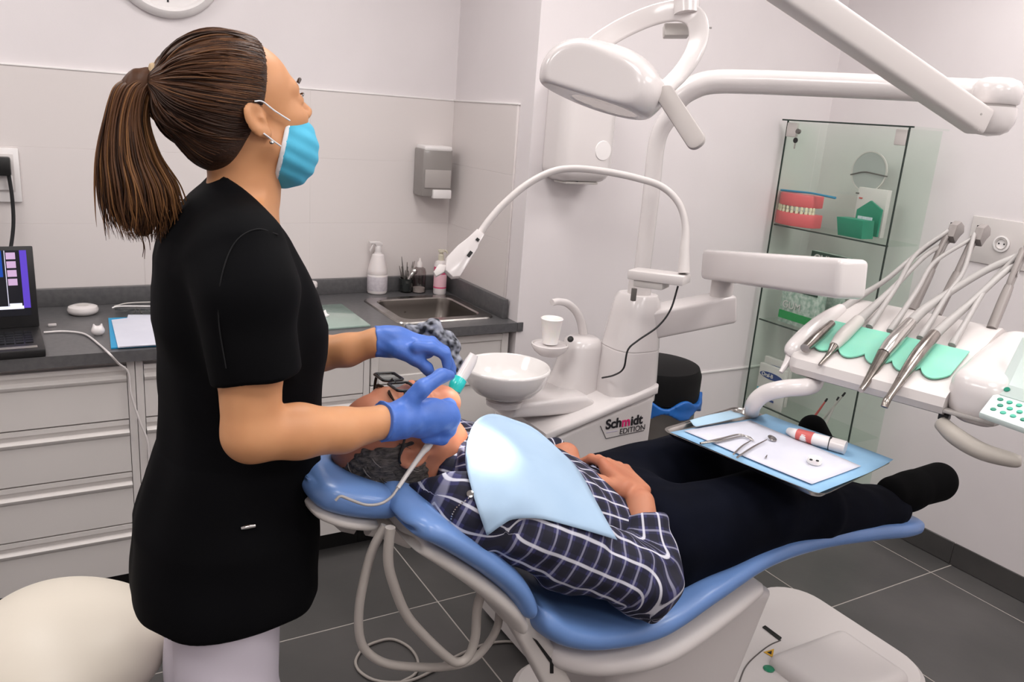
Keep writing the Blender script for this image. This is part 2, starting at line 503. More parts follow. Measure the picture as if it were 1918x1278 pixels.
def drawer_front(parent, xa, xb, zb, zt, yf=2.56):
    """front with a routed finger groove below its top edge"""
    h = zt-zb
    prof = [(yf+.018, zb), (yf, zb), (yf, zt-.052), (yf-.006, zt-.046), (yf-.008, zt-.038), (yf+.006, zt-.03), (yf+.004, zt-.02), (yf-.001, zt-.014), (yf-.001, zt), (yf+.018, zt)]
    o = prism('drawer_front', [(xa, y_, z_) for y_, z_ in prof], (xb-xa, 0, 0), M_cab, parent)
    return o
def drawer_unit(label, xa, xb, zs, group):
    t = thing('drawer_cabinet', label, 'cabinet', ((xa+xb)/2, 2.85, 0), group)
    box('body', (xa+.001, 2.578, .10), (xb-.001, 3.14, ZW-.035), M_cabin, t)
    for a, b in ((xa+.001, xa+.022), (xb-.022, xb-.001)): box('stile', (a, 2.56, .10), (b, 2.578, ZW-.035), M_cab, t)
    box('toe_kick', (xa+.001, 2.64, 0), (xb-.001, 2.66, .10), M_dark, t)
    for zb, zt in zs: drawer_front(t, xa+.024, xb-.024, zb+.0025, zt-.0025)
    return t
ZS4 = [(.102, .279), (.279, .454), (.454, .627), (.627, .80)]
drawer_unit('white four-drawer base cabinet under the laptop', -.70, .238, ZS4, 'base cabinets')
drawer_unit('white four-drawer base cabinet behind the standing woman', .238, .98, ZS4, 'base cabinets')
drawer_unit('white four-drawer base cabinet at the far left end of the worktop', -1.64, -.70, ZS4, 'base cabinets')
t = thing('sink_cabinet', 'white base cabinet with panelled doors under the steel sink', 'cabinet', (1.26, 2.85, 0), 'base cabinets')
bm = bmesh.new()
for lo, hi in (((.981, 2.578, .10), (1.0, 3.14, ZW-.035)), ((1.515, 2.578, .10), (1.534, 3.14, ZW-.035)), ((1.0, 2.578, .10), (1.515, 3.14, .12)),
               ((1.0, 3.12, .12), (1.515, 3.14, ZW-.035)), ((1.0, 2.578, ZW-.06), (1.515, 2.60, ZW-.035))):
    lo = np.array(lo); hi = np.array(hi); add_box(bm, (lo+hi)/2, (hi-lo)/2)
frombm('body', bm, M_cabin, t, False)
box('toe_kick', (.981, 2.64, 0), (1.534, 2.66, .10), M_dark, t)
def panel_door(name, parent, xa, xb, za, zb, yf=2.56, rail=.035):
    bm = bmesh.new()
    for lo, hi in (((xa, yf, za), (xa+rail, yf+.018, zb)), ((xb-rail, yf, za), (xb, yf+.018, zb)), ((xa+rail, yf, za), (xb-rail, yf+.018, za+rail)), ((xa+rail, yf, zb-rail), (xb-rail, yf+.018, zb))):
        lo = np.array(lo); hi = np.array(hi); add_box(bm, (lo+hi)/2, (hi-lo)/2, bevel=.002, seg=1)
    o = frombm(name, bm, M_cab, parent, 40)
    box('door_panel', (xa+rail-.004, yf+.007, za+rail-.004), (xb-rail+.004, yf+.014, zb-rail+.004), M_cab, o, bevel=.002)
    return o
panel_door('false_drawer', t, .984, 1.531, .652, .807, rail=.028)
panel_door('door', t, .984, 1.256, .104, .648); panel_door('door', t, 1.259, 1.531, .104, .648)

# steel sink
M_steel = mat('brushed_steel', '#b9b5b1', .25, 1.0, noise=(25, '#a8a4a0', 2))
M_chrome = mat('chrome', '#d8d6d4', .08, 1.0)
t = thing('sink', 'inset stainless steel sink in the corner of the worktop', 'sink', (1.31, 2.815, ZW))
def rr3(cx, cy, z, w, h, r): return [(cx+a, cy+b, z) for a, b in rrect(w, h, r, 6)]
cx, cy = 1.306, 2.815
loft('rim', [rr3(cx, cy, ZW+.0005, .198, .198, .04), rr3(cx, cy, ZW+.006, .195, .195, .038), rr3(cx, cy, ZW+.006, .162, .157, .045), rr3(cx, cy, ZW+.001, .157, .152, .045)], M_steel, t, caps=False, smooth=30)
loft('basin', [rr3(cx, cy, ZW+.001, .157, .152, .045), rr3(cx, cy, ZW-.02, .152, .147, .045), rr3(cx, cy, ZW-.12, .143, .138, .05), rr3(cx, cy, ZW-.145, .12, .115, .06), rr3(cx, cy, ZW-.15, .03, .03, .028)], mat('basin_steel', '#6e6863', .3, .9), t, caps=False, smooth=50)  # basin steel coloured darker than the rim to stand in for dark reflections
lathe('drain', [(0, -.149), (.032, -.149), (.034, -.147), (.03, -.1475), (.008, -.151), (0, -.151)], (cx, cy, ZW), M_chrome, t)
lathe('overflow', [(0, .0), (.011, .0), (.012, .002), (.008, .003), (0, .003)], (cx-.03, SY1-.012, ZW-.055), M_chrome, t, axis=(0, -1, -.1))
# ================================================================== dental unit (column, cuspidor, arms)
M_white = mat('white_gloss_plastic', '#d8d2d1', .22, coat=.3)
M_white2 = mat('white_satin_plastic', '#d0cac8', .38)
M_grey = mat('grey_plastic', '#a5a09d', .4)
M_lgrey = mat('light_grey_plastic', '#c4bfbb', .35)
M_dgrey = mat('dark_grey_plastic', '#5f5b58', .45)
M_black = mat('black_plastic', '#141414', .4)
M_porc = mat('white_porcelain', '#e2dedc', .08, coat=.6)
M_rubber = mat('black_rubber', '#1a1a1c', .55)
M_pink = mat('print_magenta', '#d6246e', .5)
M_ink = mat('print_black', '#1b1a1e', .5)
M_lilac = mat('print_lilac', '#b9b0cc', .5)

UY = 1.75
unit = thing('dental_unit', 'white dental unit column with cuspidor standing behind the chair', 'dental unit', (1.38, 1.9, 0))
def U(px, py, y=UY): return P(px, py, y=y)
pl = U(1021, 838); pm = U(1036, 830); pm2 = U(1045, 822); pr = U(1232, 742)
prism('body', [(pl[0]+.01, UY+.008, .02), (1.575, UY+.008, .02), (1.575, UY+.008, pr[2]), (pm2[0]+.01, UY+.008, pm2[2]), (pm[0]+.01, UY+.008, pm[2]), (pl[0]+.01, UY+.008, pl[2])], (0, .30, 0), M_white2, unit, .012, 3)
tl = U(1021, 812); tm = U(1103, 780); tr = U(1232, 722)
prism('lid', [(pl[0]-.004, UY, pl[2]+.004), (pm[0], UY, pm[2]+.004), (pm2[0], UY, pm2[2]+.004), (1.583, UY, pr[2]+.004), (1.583, UY, tr[2]), (tm[0], UY, tm[2]), (tl[0], UY, tl[2])], (0, .316, 0), M_white, unit, .012, 4)
# pillar: tapering rounded column with a seam
def rring(c, w, h, r, z, lean=0): return [(c[0]+a, c[1]+b, z) for a, b in rrect(w, h, r, 5)]
pc = np.array([1.522, 1.845])
zs = [(.80, .088, .085), (.86, .086, .083), (.955, .078, .076), (.956, .0765, .0745), (.959, .0765, .0745), (.96, .078, .076), (1.06, .066, .066), (1.105, .058, .06), (1.118, .05, .052)]
loft('pillar', [rring(pc+[(z-.8)*.05, 0], w, h, min(w, h)*.72, z) for z, w, h in zs], M_white, unit, smooth=35)
lathe('pillar_neck', [(0, 1.11), (.034, 1.11), (.034, 1.17), (.03, 1.172), (0, 1.172)], (pc[0]+.018, pc[1], 0), M_white2, unit)
# bracket that carries the curing lamp
b0 = A(1186, 512, 2.27); b1 = A(1284, 524, 2.2)
ux = b1-b0; L = np.linalg.norm(ux); ux /= L; bz = np.array([0, 0, 1.]); by = np.cross(bz, ux); by /= np.linalg.norm(by); bz = np.cross(ux, by)
RB = np.stack([ux, by, bz], 1)
obox('bracket_plate', (b0+b1)/2, (L/2+.004, .035, .013), RB, M_white2, unit, .004)
obox('bracket_clamp', b0+ux*.055-bz*.022, (.042, .03, .01), RB, M_lgrey, unit, .003)
obox('tool_clip', A(1187, 552, 2.24), (.006, .006, .018), np.eye(3), M_dgrey, unit, .002)
# swivel arms towards the instrument table
def bar(name, a, b, h, w, m, parent, bev=.015, end=0.0, up=(0, 0, 1), seg=4):
    a = np.array(a); b = np.array(b); x = b-a; L = np.linalg.norm(x); x /= L
    y = np.cross(up, x); y /= np.linalg.norm(y); z = np.cross(x, y)
    return obox(name, (a+b)/2, (L/2+end, w/2, h/2), np.stack([x, y, z], 1), m, parent, bev, seg)
a1e = A(1352, 577, 2.5); a1s = np.array([pc[0]+.02, pc[1]-.02, 1.03])
bar('lower_arm', a1s, a1e, .088, .085, M_white, unit, .012, .03)
a2s = A(1338, 496, 2.5); a2e = A(1592, 523, 1.84)
lathe('arm_joint', [(0, -.05), (.034, -.05), (.034, .07), (0, .07)], A(1352, 545, 2.48), M_white2, unit)
bar('upper_arm', a2s, a2e, .09, .08, M_white, unit, .014, .012)
lathe('arm_screw', [(0, 0), (.004, 0), (.003, .002), (0, .0022)], A(1545, 536, 1.885), M_lgrey, unit, axis=(-.9, -.3, 0), seg=12)
# cuspidor pedestal
pd = np.array([1.40, 1.93])
rings = []
for z, cx_, w, h in ((.745, 1.375, .10, .075), (.76, 1.377, .101, .076), (.80, 1.385, .09, .07), (.86, 1.402, .07, .062), (.91, 1.41, .062, .058), (.945, 1.414, .058, .055), (.962, 1.416, .052, .05), (.97, 1.417, .04, .04)):
    rings.append(rring((cx_, pd[1]), w, h, min(w, h)*.8, z))
loft('pedestal', rings, M_white, unit, smooth=40)
prism('bowl_shelf', [(1.10, 1.80, .79), (1.36, 1.80, .775), (1.40, 1.80, .80), (1.36, 1.80, .83), (1.12, 1.80, .835)], (0, .16, 0), M_white, unit, .015, 3)
bc = (1.098, 1.835, .855)
bowl = lathe('bowl', [(.03, -.012), (.05, -.008), (.088, .012), (.112, .042), (.121, .075), (.121, .081), (.117, .084), (.112, .08), (.10, .052), (.07, .027), (.03, .017), (.012, .014), (0, .013)], bc, M_porc, unit, seg=56, smooth=60)
lathe('bowl_drain', [(0, .015), (.014, .016), (.016, .019), (.010, .02), (0, .018)], bc, M_chrome, bowl)
lathe('bowl_foot', [(.0, -.03), (.05, -.03), (.052, -.015), (.03, -.005), (0, -.005)], bc, M_white, unit)
sp = [P(1094, 655, y=1.96), P(1092, 620, y=1.96), P(1083, 590, y=1.955), P(1065, 570, y=1.95), P(1046, 565, y=1.945), P(1034, 567, y=1.94)]
tube('cup_filler', sp, [.016, .014, .0125, .0115, .0105, .010], M_white, unit)
lathe('cup_shelf', [(0, -.012), (.03, -.03), (.045, -.018), (.054, -.004), (.054, .003), (.05, .004), (.047, 0), (0, 0)], P(1030, 646, y=1.9), M_white, unit)
lathe('knob', [(0, 0), (.009, 0), (.009, .006), (.006, .008), (0, .008)], P(1068, 636, y=1.9), M_black, unit, axis=(-.3, -.8, .5), seg=16)
# lettering on the side panel
def ptx(px, py): p = P(px, py, y=UY+.006); return p
xd = ptx(1208, 790.5)-ptx(1135, 804.5); yd = np.array([0, 0, 1.])
o_ = ptx(1134, 804.5); sz = .0415
x_ = 0.
def twidth(o): c = [v.co.x for v in o.data.vertices]; return max(c)
t1 = text('lettering', 'Sch', o_, xd, yd, sz, M_ink, unit, bold=.0011)
t2 = text('lettering', 'm', (twidth(t1)+.0018, o_[1], o_[2]), xd, yd, sz, M_pink, unit, bold=.0011)
t3 = text('lettering', 'idt', (twidth(t2)+.003, o_[1], o_[2]), xd, yd, sz, M_ink, unit, bold=.0011)
t4 = text('lettering', 'EDITION', ptx(1160, 814), xd, yd, .0245, M_ink, unit, bold=-.0002)
for a, b in (((1124.5, 798), (1135, 822)), ((1135, 822), (1206, 806.5))):
    tube('lettering_frame', [ptx(*a), ptx(*b)], .0009, M_ink, unit, 1, 6)
tube('lettering_line', [ptx(1136, 811), ptx(1157, 807)], .0008, M_lilac, unit, 1, 6)

# paper cup
M_cup = mat('cup_plastic', '#f4f1ef', .35, sss=.2)
cp_ = P(1030, 645, y=1.9)
lathe('plastic_cup', [(0, .003), (.022, .003), (.0225, .006), (.031, .075), (.033, .077), (.031, .079), (.029, .076), (.021, .008), (0, .008)], cp_, M_cup, None)
tag(bpy.data.objects['plastic_cup'], 'white plastic cup standing under the cup filler of the cuspidor', 'cup')

# curing / whitening lamp on a long bent tube
g = thing('gooseneck_lamp', 'white handheld-style lamp head on a long bent tube above the sink', 'lamp', A(1283, 512, 2.2))
pts = [(1281, 512, 2.2), (1282, 470, 2.2), (1284, 425, 2.2), (1272, 382, 2.2), (1240, 350, 2.2), (1190, 333, 2.19), (1130, 321, 2.18), (1072, 316, 2.17), (1030, 323, 2.16), (985, 347, 2.15), (945, 381, 2.14), (918, 411, 2.13), (897, 440, 2.12)]
tube('bent_tube', [A(*p) for p in pts], [.016]+[.013]+[.0095]*11, M_white2, g, 8, 14)
q0, q1 = A(899, 436, 2.12), A(842, 512, 2.08)
hd = q1-q0; L = np.linalg.norm(hd); hd /= L
cdir = CAMPOS-q0; hz = cdir-hd*(cdir@hd); hz /= np.linalg.norm(hz); hy = np.cross(hz, hd)
def hp(s, a, b=0): return q0+hd*s*L+hy*a+hz*b
pr_ = [hp(0, .012), hp(.25, .016), hp(.3, .019), hp(.75, .024), hp(.95, .026), hp(1.05, .012), hp(1.03, -.012), hp(.8, -.03), hp(.5, -.026), hp(.25, -.017), hp(0, -.012)]
prism('head_housing', [p-hz*.014 for p in pr_], hz*.028, M_white, g, .004)
wn = []
for s, a, hw in ((.18, .006, .004), (.50, .012, .0085)):
    obox('button_window', hp(s, a, .0145), (hw, .0045, .0015), np.stack([hd, hy, hz], 1), M_black, g, .0008)
prism('head_nozzle', [hp(.92, -.018, -.008), hp(1.05, -.012, -.008), hp(1.22, -.022, -.008), hp(1.18, -.034, -.008), hp(1.0, -.036, -.008)], hz*.016, M_white2, g, .003)
tube('cable', [A(1270, 536, 2.2), A(1256, 580, 2.21), A(1232, 612, 2.22), A(1195, 638, 2.22), A(1176, 656, 2.22), A(1168, 690, 2.24), A(1150, 703, 2.32), A(1128, 708, 2.42)], .0026, M_rubber, g, 8, 8)

# ================================================================== operating lamp on its post
lamp = thing('operating_lamp', 'white dental operating lamp with yoke, handle and long jointed arm', 'dental lamp', (1.54, 1.845, 1.17))
xp = pc[0]+.02
tube('post', [(xp, 1.845, 1.17), (xp, 1.845, 1.40), (xp, 1.845, 1.56), A(1256, 215, 2.27), A(1270, 186, 2.26), A(1295, 166, 2.25), A(1335, 154, 2.24), A(1420, 154, 2.22), A(1600, 161, 2.17), A(1790, 170, 2.12), A(1835, 172, 2.1)], [.024, .024, .024, .026, .030, .032, .032, .032, .032, .032, .032], M_white, lamp, 8, 24)
ej = A(1866, 176, 2.08)
lathe('elbow_upper', [(0, -.028), (.052, -.028), (.057, -.024), (.059, .0), (.057, .018), (.048, .03), (.03, .037), (0, .039)], ej+[0, 0, .002], M_white, lamp, seg=40, smooth=70)
lathe('elbow_seam', [(0, -.034), (.05, -.034), (.05, -.028), (0, -.028)], ej+[0, 0, .002], M_grey, lamp, seg=40)
lathe('elbow_lower', [(0, -.034), (.056, -.034), (.058, -.055), (.055, -.075), (.045, -.093), (.028, -.103), (0, -.107)], ej+[0, 0, .002], M_white, lamp, seg=40, smooth=70)
s0, s1 = A(1828, 224, 2.06), A(1283, -150, 1.66)
bar('spring_arm', s0, s1, .068, .06, M_white2, lamp, .012, .02)
for q in ((1838, 214), (1833, 244)): lathe('arm_screw', [(0, 0), (.003, 0), (.0025, .001), (0, .0012)], A(*q, 2.0), M_grey, lamp, axis=(-.5, -.85, 0), seg=10)
tube('drop_pivot', [A(1283, -150, 1.66), A(1284, -80, 1.66), A(1286, 28, 1.66)], [.034, .03, .026], M_white, lamp, 4, 20)
LD = 1.65
LC = A(1128, 158, LD)
n_ = np.array([-.27, .02, -.96]); n_ /= np.linalg.norm(n_)
# lamp axes: long axis along the picture's left-right, slightly tilted
e1 = A(1225, 172, LD-.02)-A(1060, 145, LD+.02); e1 -= n_*(e1@n_); e1 /= np.linalg.norm(e1)
e2 = np.cross(n_, e1)
RL = np.stack([e1, e2, -n_], 1)
dl = A(1078, 145, LD-.03)       # centre of the round front disc
fdn = np.array([-.62, -.77, .12]); fdn /= np.linalg.norm(fdn)
def f_lamp(p):
    d = ell(p, LC+e1*.01-n_*.002, (.118, .098, .076), RL)
    d = smin(d, ell(p, dl, (.072, .072, .070), RL), .03)
    d = smax(d, plane(p, dl+fdn*.046, fdn), .006)
    d = smin(d, cap(p, A(1190, 175, LD-.02), A(1228, 178, LD-.02), .026, .017), .02)
    d = smax(d, plane(p, LC+n_*.042, n_), .010)
    cut = ell(p, LC+e1*.018+n_*.064, (.085, .072, .040), RL)
    return smax(d, -cut, .006)
sdf('head', f_lamp, LC-.19, LC+.19, .0042, M_white, lamp)
def f_lens(p): return smax(ell(p, LC+e1*.018+n_*.034, (.080, .068, .014), RL), plane(p, LC+n_*.040, n_), .002)
M_lens = mat('lamp_reflector', '#d9d4d0', .12, .85, bump=(25, .25))
sdf('reflector', f_lens, LC-.12, LC+.12, .004, M_lens, lamp)
yk = [(1100, 100, 1.69), (1128, 76, 1.69), (1172, 50, 1.69), (1225, 28, 1.68), (1272, 20, 1.66), (1302, 34, 1.65), (1309, 66, 1.64), (1297, 104, 1.63), (1272, 140, 1.63), (1243, 168, 1.63)]
path = spline([A(*p) for p in yk], 6)
V, F = sweep_vf(path, rrect(.021, .006, .005, 3), hint=_fw)
mesh('yoke', V, F, M_white, lamp, 50)
obox('sensor_box', A(1266, 58, 1.7), (.026, .012, .013), np.stack([_r2, _fw, -_d2], 1), M_lgrey, lamp, .003)
tube('sensor_pin', [A(1306, 52, 1.68), A(1333, 52, 1.68)], .0018, M_grey, lamp, 1, 8)
h0, h1 = A(1247, 178, 1.60), A(1302, 262, 1.56)
hx = h1-h0; hx /= np.linalg.norm(hx); hzv = CAMPOS-h0; hzv -= hx*(hzv@hx); hzv /= np.linalg.norm(hzv); hyv = np.cross(hzv, hx)
Lh = np.linalg.norm(h1-h0)
M_hnd = mat('handle_grey_plastic', '#b5aeab', .45)
prism('handle', [(h0+h1)/2+hx*a+hyv*b-hzv*.007 for a, b in rrect(Lh/2+.018, .0185, .016, 6)], hzv*.014, M_hnd, lamp, .004, 2)
# the beam
L = bpy.data.lights.new('lamp_beam', 'SPOT'); L.energy = LAMP_POWER; L.spot_size = math.radians(14); L.spot_blend = .65; L.shadow_soft_size = .03
L.color = (1.0, .97, .92)
lo = bpy.data.objects.new('lamp_beam', L); COL.objects.link(lo)
lpos = LC+n_*.06; ltar = P(888, 835, y=1.2)
lo.location = lpos; lo.rotation_euler = Vector(ltar-lpos).to_track_quat('-Z', 'Y').to_euler()
# ================================================================== instrument table (delivery console) over the patient's legs
cu = np.array([.2747, -.9615, 0.]); cv = np.array([-.9615, -.2747, 0.]); cw = np.array([0, 0, 1.])
CO = P(1490, 700, z=1.05)
def K(a, b, c): return CO+cu*a+cv*b+cw*c
con = thing('instrument_table', 'white dental instrument table with mint silicone mat above the patient legs', 'instrument table', K(.17, -.2, 0))
M_mint = mat('mint_silicone', '#8fd3bd', .45, sss=.3, noise=(6, '#7cc9b0', 2))
# shell: cross sections in (v, w) lofted along u
def shell_sec(a, g=1., dz=0.):
    pts = [(0.012, .004), (.018, .02), (.012, .04), (0, .046), (-.06, .066), (-.12, .085), (-.173, .101), (-.24, .123), (-.30, .139), (-.35, .143), (-.39, .13), (-.405, .10), (-.40, .05), (-.36, .012), (-.25, .0), (-.1, -.004), (-.01, -.004)]
    c = np.array([-.19, .06])
    return [K(a, *(c+(np.array(q)-c)*g+[0, dz])) for q in pts]
rings = [shell_sec(-.022, .86), shell_sec(-.018, .93), shell_sec(-.008, .985), shell_sec(.004, 1), shell_sec(.15, 1), shell_sec(.30, 1), shell_sec(.335, 1)]
loft('shell', rings, M_white2, con, smooth=35)
def f_hump(p):
    q = np.stack([(p-CO)@cu, (p-CO)@cv, p[:, 2]-CO[2]], 1).astype(np.float32)
    d = rbox(q, (.388, -.19, .072), (.062, .20, .085), .05)
    top = q[:, 2]-(.10-.30*(q[:, 1]+.0)*.5)          # falls towards the front
    return smax(d, top.astype(np.float32)*.93, .04)
sdf('side_housing', f_hump, K(.2, -.2, -.1)-.36, K(.5, -.2, .2)+.36, .006, M_white, con)
box_ = obox('housing_lip', K(.385, .005, .012), (.05, .012, .004), np.stack([cu, cv, cw], 1), M_grey, con, .003)
# silicone mat with scalloped front edge draped on the slope
def top_w(b): return np.interp(-b, [0, .06, .12, .173, .24], [.046, .066, .085, .101, .123])
NU = 61; G = []
for i in range(NU):
    a = .004+.312*i/(NU-1)
    sc = .03*abs(math.sin(math.pi*(a-.004)/.0624))**.8
    front = -.062+sc
    row = []
    for j in range(9):
        b = -.176+(front+.176)*j/8
        row.append(K(a, b, top_w(b)+.004))
    G.append(row)
sheet('silicone_mat', G, .0035, M_mint, con, 40)
# end pins, hinge and lower support arm
obox('end_foot', K(.335, -.01, -.006), (.010, .012, .007), np.stack([cu, cv, cw], 1), M_black, con, .002)
tube('tray_arm', [K(.05, -.25, -.01), K(.0, -.15, -.022), P(1520, 722, z=1.03), P(1470, 728, z=1.02), P(1432, 738, z=.995), P(1412, 757, z=.96), P(1408, 785, z=.91)-[-.03, -.03, .0]], [.022, .022, .021, .021, .021, .02, .019], M_white, con, 8, 16)
# grey pull handle on the right
hq = [K(.335, .0, -.02), K(.375, .03, -.03), K(.43, .05, -.038), K(.485, .055, -.036), K(.50, .05, -.034)]
M_beige = mat('beige_grey_plastic', '#b3aca4', .42)
tube('pull_handle', hq, [.016, .019, .018, .015, .011], M_beige, con, 8, 16)
# key pad
kp = thing('keypad', 'pale tilted keypad with green buttons at the right end of the instrument table', 'keypad', K(.47, .05, .02))
M_pad = mat('keypad_face', '#d8e6e2', .35); M_key = mat('keypad_key', '#2fa58a', .4); M_keyd = mat('keypad_key_dark', '#0f7f66', .4)
kb0, kb1, kb2 = P(1838, 766, z=1.06), P(1868, 742, z=1.075), A(1890, 690, 1.62)
def kpt(a, b): # a along table, b up the lower plate
    return A(1838+80*a, 768+34*a-(30*b), 1.62-.08*a)
def slab(name, quad, th, m, parent, bev=.003):
    q = [np.array(x) for x in quad]; n = np.cross(q[1]-q[0], q[3]-q[0]); n /= np.linalg.norm(n)
    if n@(CAMPOS-q[0]) < 0: n = -n
    return prism(name, [x-n*th for x in q], n*th, m, parent, bev), n
low = [A(1834, 772, 1.625), A(1975, 822, 1.5), A(1990, 775, 1.55), A(1862, 736, 1.675)]
_, kn = slab('lower_plate', low, .014, M_pad, kp)
upq = [A(1862, 736, 1.675), A(1990, 775, 1.55), A(2010, 590, 1.6), A(1914, 632, 1.74)]
_, kn2 = slab('upper_plate', upq, .012, M_pad, kp)
def bil(q, s, t): return (q[0]*(1-s)+q[1]*s)*(1-t)+(q[3]*(1-s)+q[2]*s)*t
for i, (s, t) in enumerate([(s, t) for t in (.3, .55, .8) for s in (.14, .28, .42, .56, .70, .84)]):
    lathe('key', [(0, 0), (.0056, 0), (.005, .0015), (0, .0017)], bil(low, s+(.05 if t == .55 else 0), t), M_key if i % 3 else M_keyd, kp, axis=kn, seg=14)
lathe('key', [(0, 0), (.006, 0), (.0055, .0015), (0, .0017)], bil(upq, .16, .1), M_keyd, kp, axis=kn2, seg=14)
prism('display_window', [bil(upq, s, t)+kn2*.0003 for s, t in ((.36, .38), (.9, .38), (.9, .7), (.36, .7))], kn2*.0008, M_keyd, kp)

# whip arms carrying the hoses
M_whip = mat('whip_arm_grey', '#918a87', .4)
WH = []
def whip(a, lab, base, top):
    base = np.array(base); top = np.array(top); d = top-base; L = np.linalg.norm(d); d /= L
    t = tube('whip_arm', [base, base+d*L*.35, base+d*L*.5], [.012, .012, .0105], M_whip, con, 4, 10, label=lab)
    for k in (-1, 1): tube('fork', [base+d*L*.48, base+d*L*.58+cv*k*.011*1, base+d*L*.8+cv*k*.015, base+d*L*.95+cv*k*.011], [.0085, .007, .007, .0085], M_whip, t, 5, 8)
    lathe('roller', [(0, -.008), (.007, -.008), (.006, 0), (.007, .008), (0, .008)], base+d*L*.66, M_chrome, t, axis=cu, seg=14)
    prism('whip_head', [top+x for x in (cv*.03-cw*.012, cv*.018+cw*.018, -cv*.016+cw*.026, -cv*.05+cw*.014, -cv*.06-cw*.006, -cv*.03-cw*.016, cw*(-.032))], cu*.02, M_whip, t, .003)
    lathe('pin', [(0, 0), (.003, 0), (.003, .006), (0, .006)], top+cw*.016, M_black, t, seg=8)
    return top
w1 = whip(.12, 'grey whip arm holding hoses, the one nearest the glass cabinet', K(.115, -.385, .135), K(.115, -.56, .335))
w2 = whip(.18, 'grey whip arm holding hoses, the middle one of three', K(.175, -.385, .137), K(.175, -.58, .335))
w3 = whip(.30, 'grey whip arm holding hoses, nearest the keypad', K(.315, -.33, .14), K(.31, -.5, .33))
# handpieces: body, tip and hose
M_hose = mat('grey_silicone_hose', '#a9a5a3', .4)
M_met = mat('handpiece_metal', '#a39b95', .22, .9, noise=(40, '#8c847e', 2))
M_met2 = mat('handpiece_bright', '#cbc6c2', .18, .85)
def hand(name, lab, pts, radii, m, hose, hr, cat='handpiece', tip=None, hm=None):
    t = thing(name, lab, cat, pts[0], 'handpieces on the instrument table')
    tube('body', pts, [r*1.3 for r in radii], m, t, 6, 14)
    if tip: tube('tip', tip[0], [r*1.3 for r in tip[1]], tip[2], t, 4, 10)
    if hose: tube('hose', hose, [r*1.12 for r in hr], hm or M_hose, t, 8, 10)
    return t
def T(a, b, up=.018): return K(a, b, top_w(b)+up)
hand('air_water_syringe', 'white air and water syringe, outermost instrument beside the glass cabinet', [A(1480, 668, 2.0), A(1490, 655, 2.0), A(1520, 622, 2.04), A(1548, 598, 2.08), A(1575, 580, 2.12)], [.013, .02, .019, .016, .012], M_white,
     [A(1572, 583, 2.12), A(1610, 556, 2.16), A(1660, 524, 2.22), A(1710, 482, 2.28), w1+cv*.015], [.011, .008, .006, .006, .006], tip=([A(1484, 664, 2.0), A(1474, 680, 1.99), A(1462, 698, 1.98)], [.012, .007, .004], M_white))
hand('steel_scaler', 'slim grey metal handpiece lying beside the white syringe', [T(.012, .0, .02), T(.012, -.06, .02), T(.012, -.135, .02)], [.009, .0095, .007], M_met, None, None)
hand('polishing_handpiece', 'pale grey handpiece with small dark tip on the mint mat', [T(.062, -.045, .016), T(.062, -.09, .022), T(.062, -.17, .024)], [.009, .0125, .0115], M_lgrey,
     [T(.062, -.165, .024), K(.066, -.24, .15), K(.08, -.33, .2), K(.10, -.44, .27), w1-cw*.03], [.011, .009, .0065, .006, .006], tip=([T(.062, .022, -.004), T(.062, -.02, .006), T(.062, -.05, .016)], [.003, .005, .009], M_met))
tube_o = hand('straight_handpiece', 'bright steel straight handpiece with brown lower half, second from the keypad', [T(.172, -.055, .02), T(.172, -.10, .026), T(.172, -.165, .028), T(.172, -.20, .03)], [.0115, .0135, .012, .011], M_met2,
     [T(.172, -.195, .03), K(.178, -.26, .165), K(.2, -.33, .2), K(.25, -.42, .26), w3+cv*.01-cw*.02], [.0115, .0105, .0085, .008, .008], tip=([T(.172, .045, -.03), T(.172, .025, -.02), T(.172, -.01, .0), T(.172, -.055, .02)], [.005, .006, .0085, .0115], M_met))
hand('contra_angle_handpiece', 'steel contra-angle handpiece with bent head, nearest the keypad', [T(.238, .01, .004), T(.238, -.04, .018), T(.238, -.10, .026), T(.238, -.17, .03)], [.008, .0105, .012, .0105], M_met,
     [T(.238, -.165, .03), K(.245, -.24, .155), K(.262, -.32, .195), K(.29, -.42, .26), w3-cw*.035], [.0105, .0095, .0075, .007, .007], tip=([T(.238, .078, -.042), T(.238, .07, -.03), T(.238, .05, -.018), T(.238, .008, .005)], [.006, .0065, .006, .008], M_met))
# loose return hoses from the whip arms to the back of the table
for i, (w_, a, lab) in enumerate(((w1, .085, 'grey hose looping from the first whip arm down behind the table'), (w2, .135, 'grey hose looping from the middle whip arm down across the white table top'), (w2, .205, 'second grey hose hanging from the middle whip arm'), (w3, .275, 'grey hose hanging from the whip arm nearest the keypad'))):
    o = tube('supply_hose', [w_+cv*.02-cw*.01*(i % 2), K(a, -.42, .275-.01*i), K(a, -.33, .205), K(a, -.25, .152), T(a, -.2, .012), T(a, -.185, .006)], [.0055, .0055, .006, .007, .0085, .009], M_hose, con, 8, 10, label=lab)
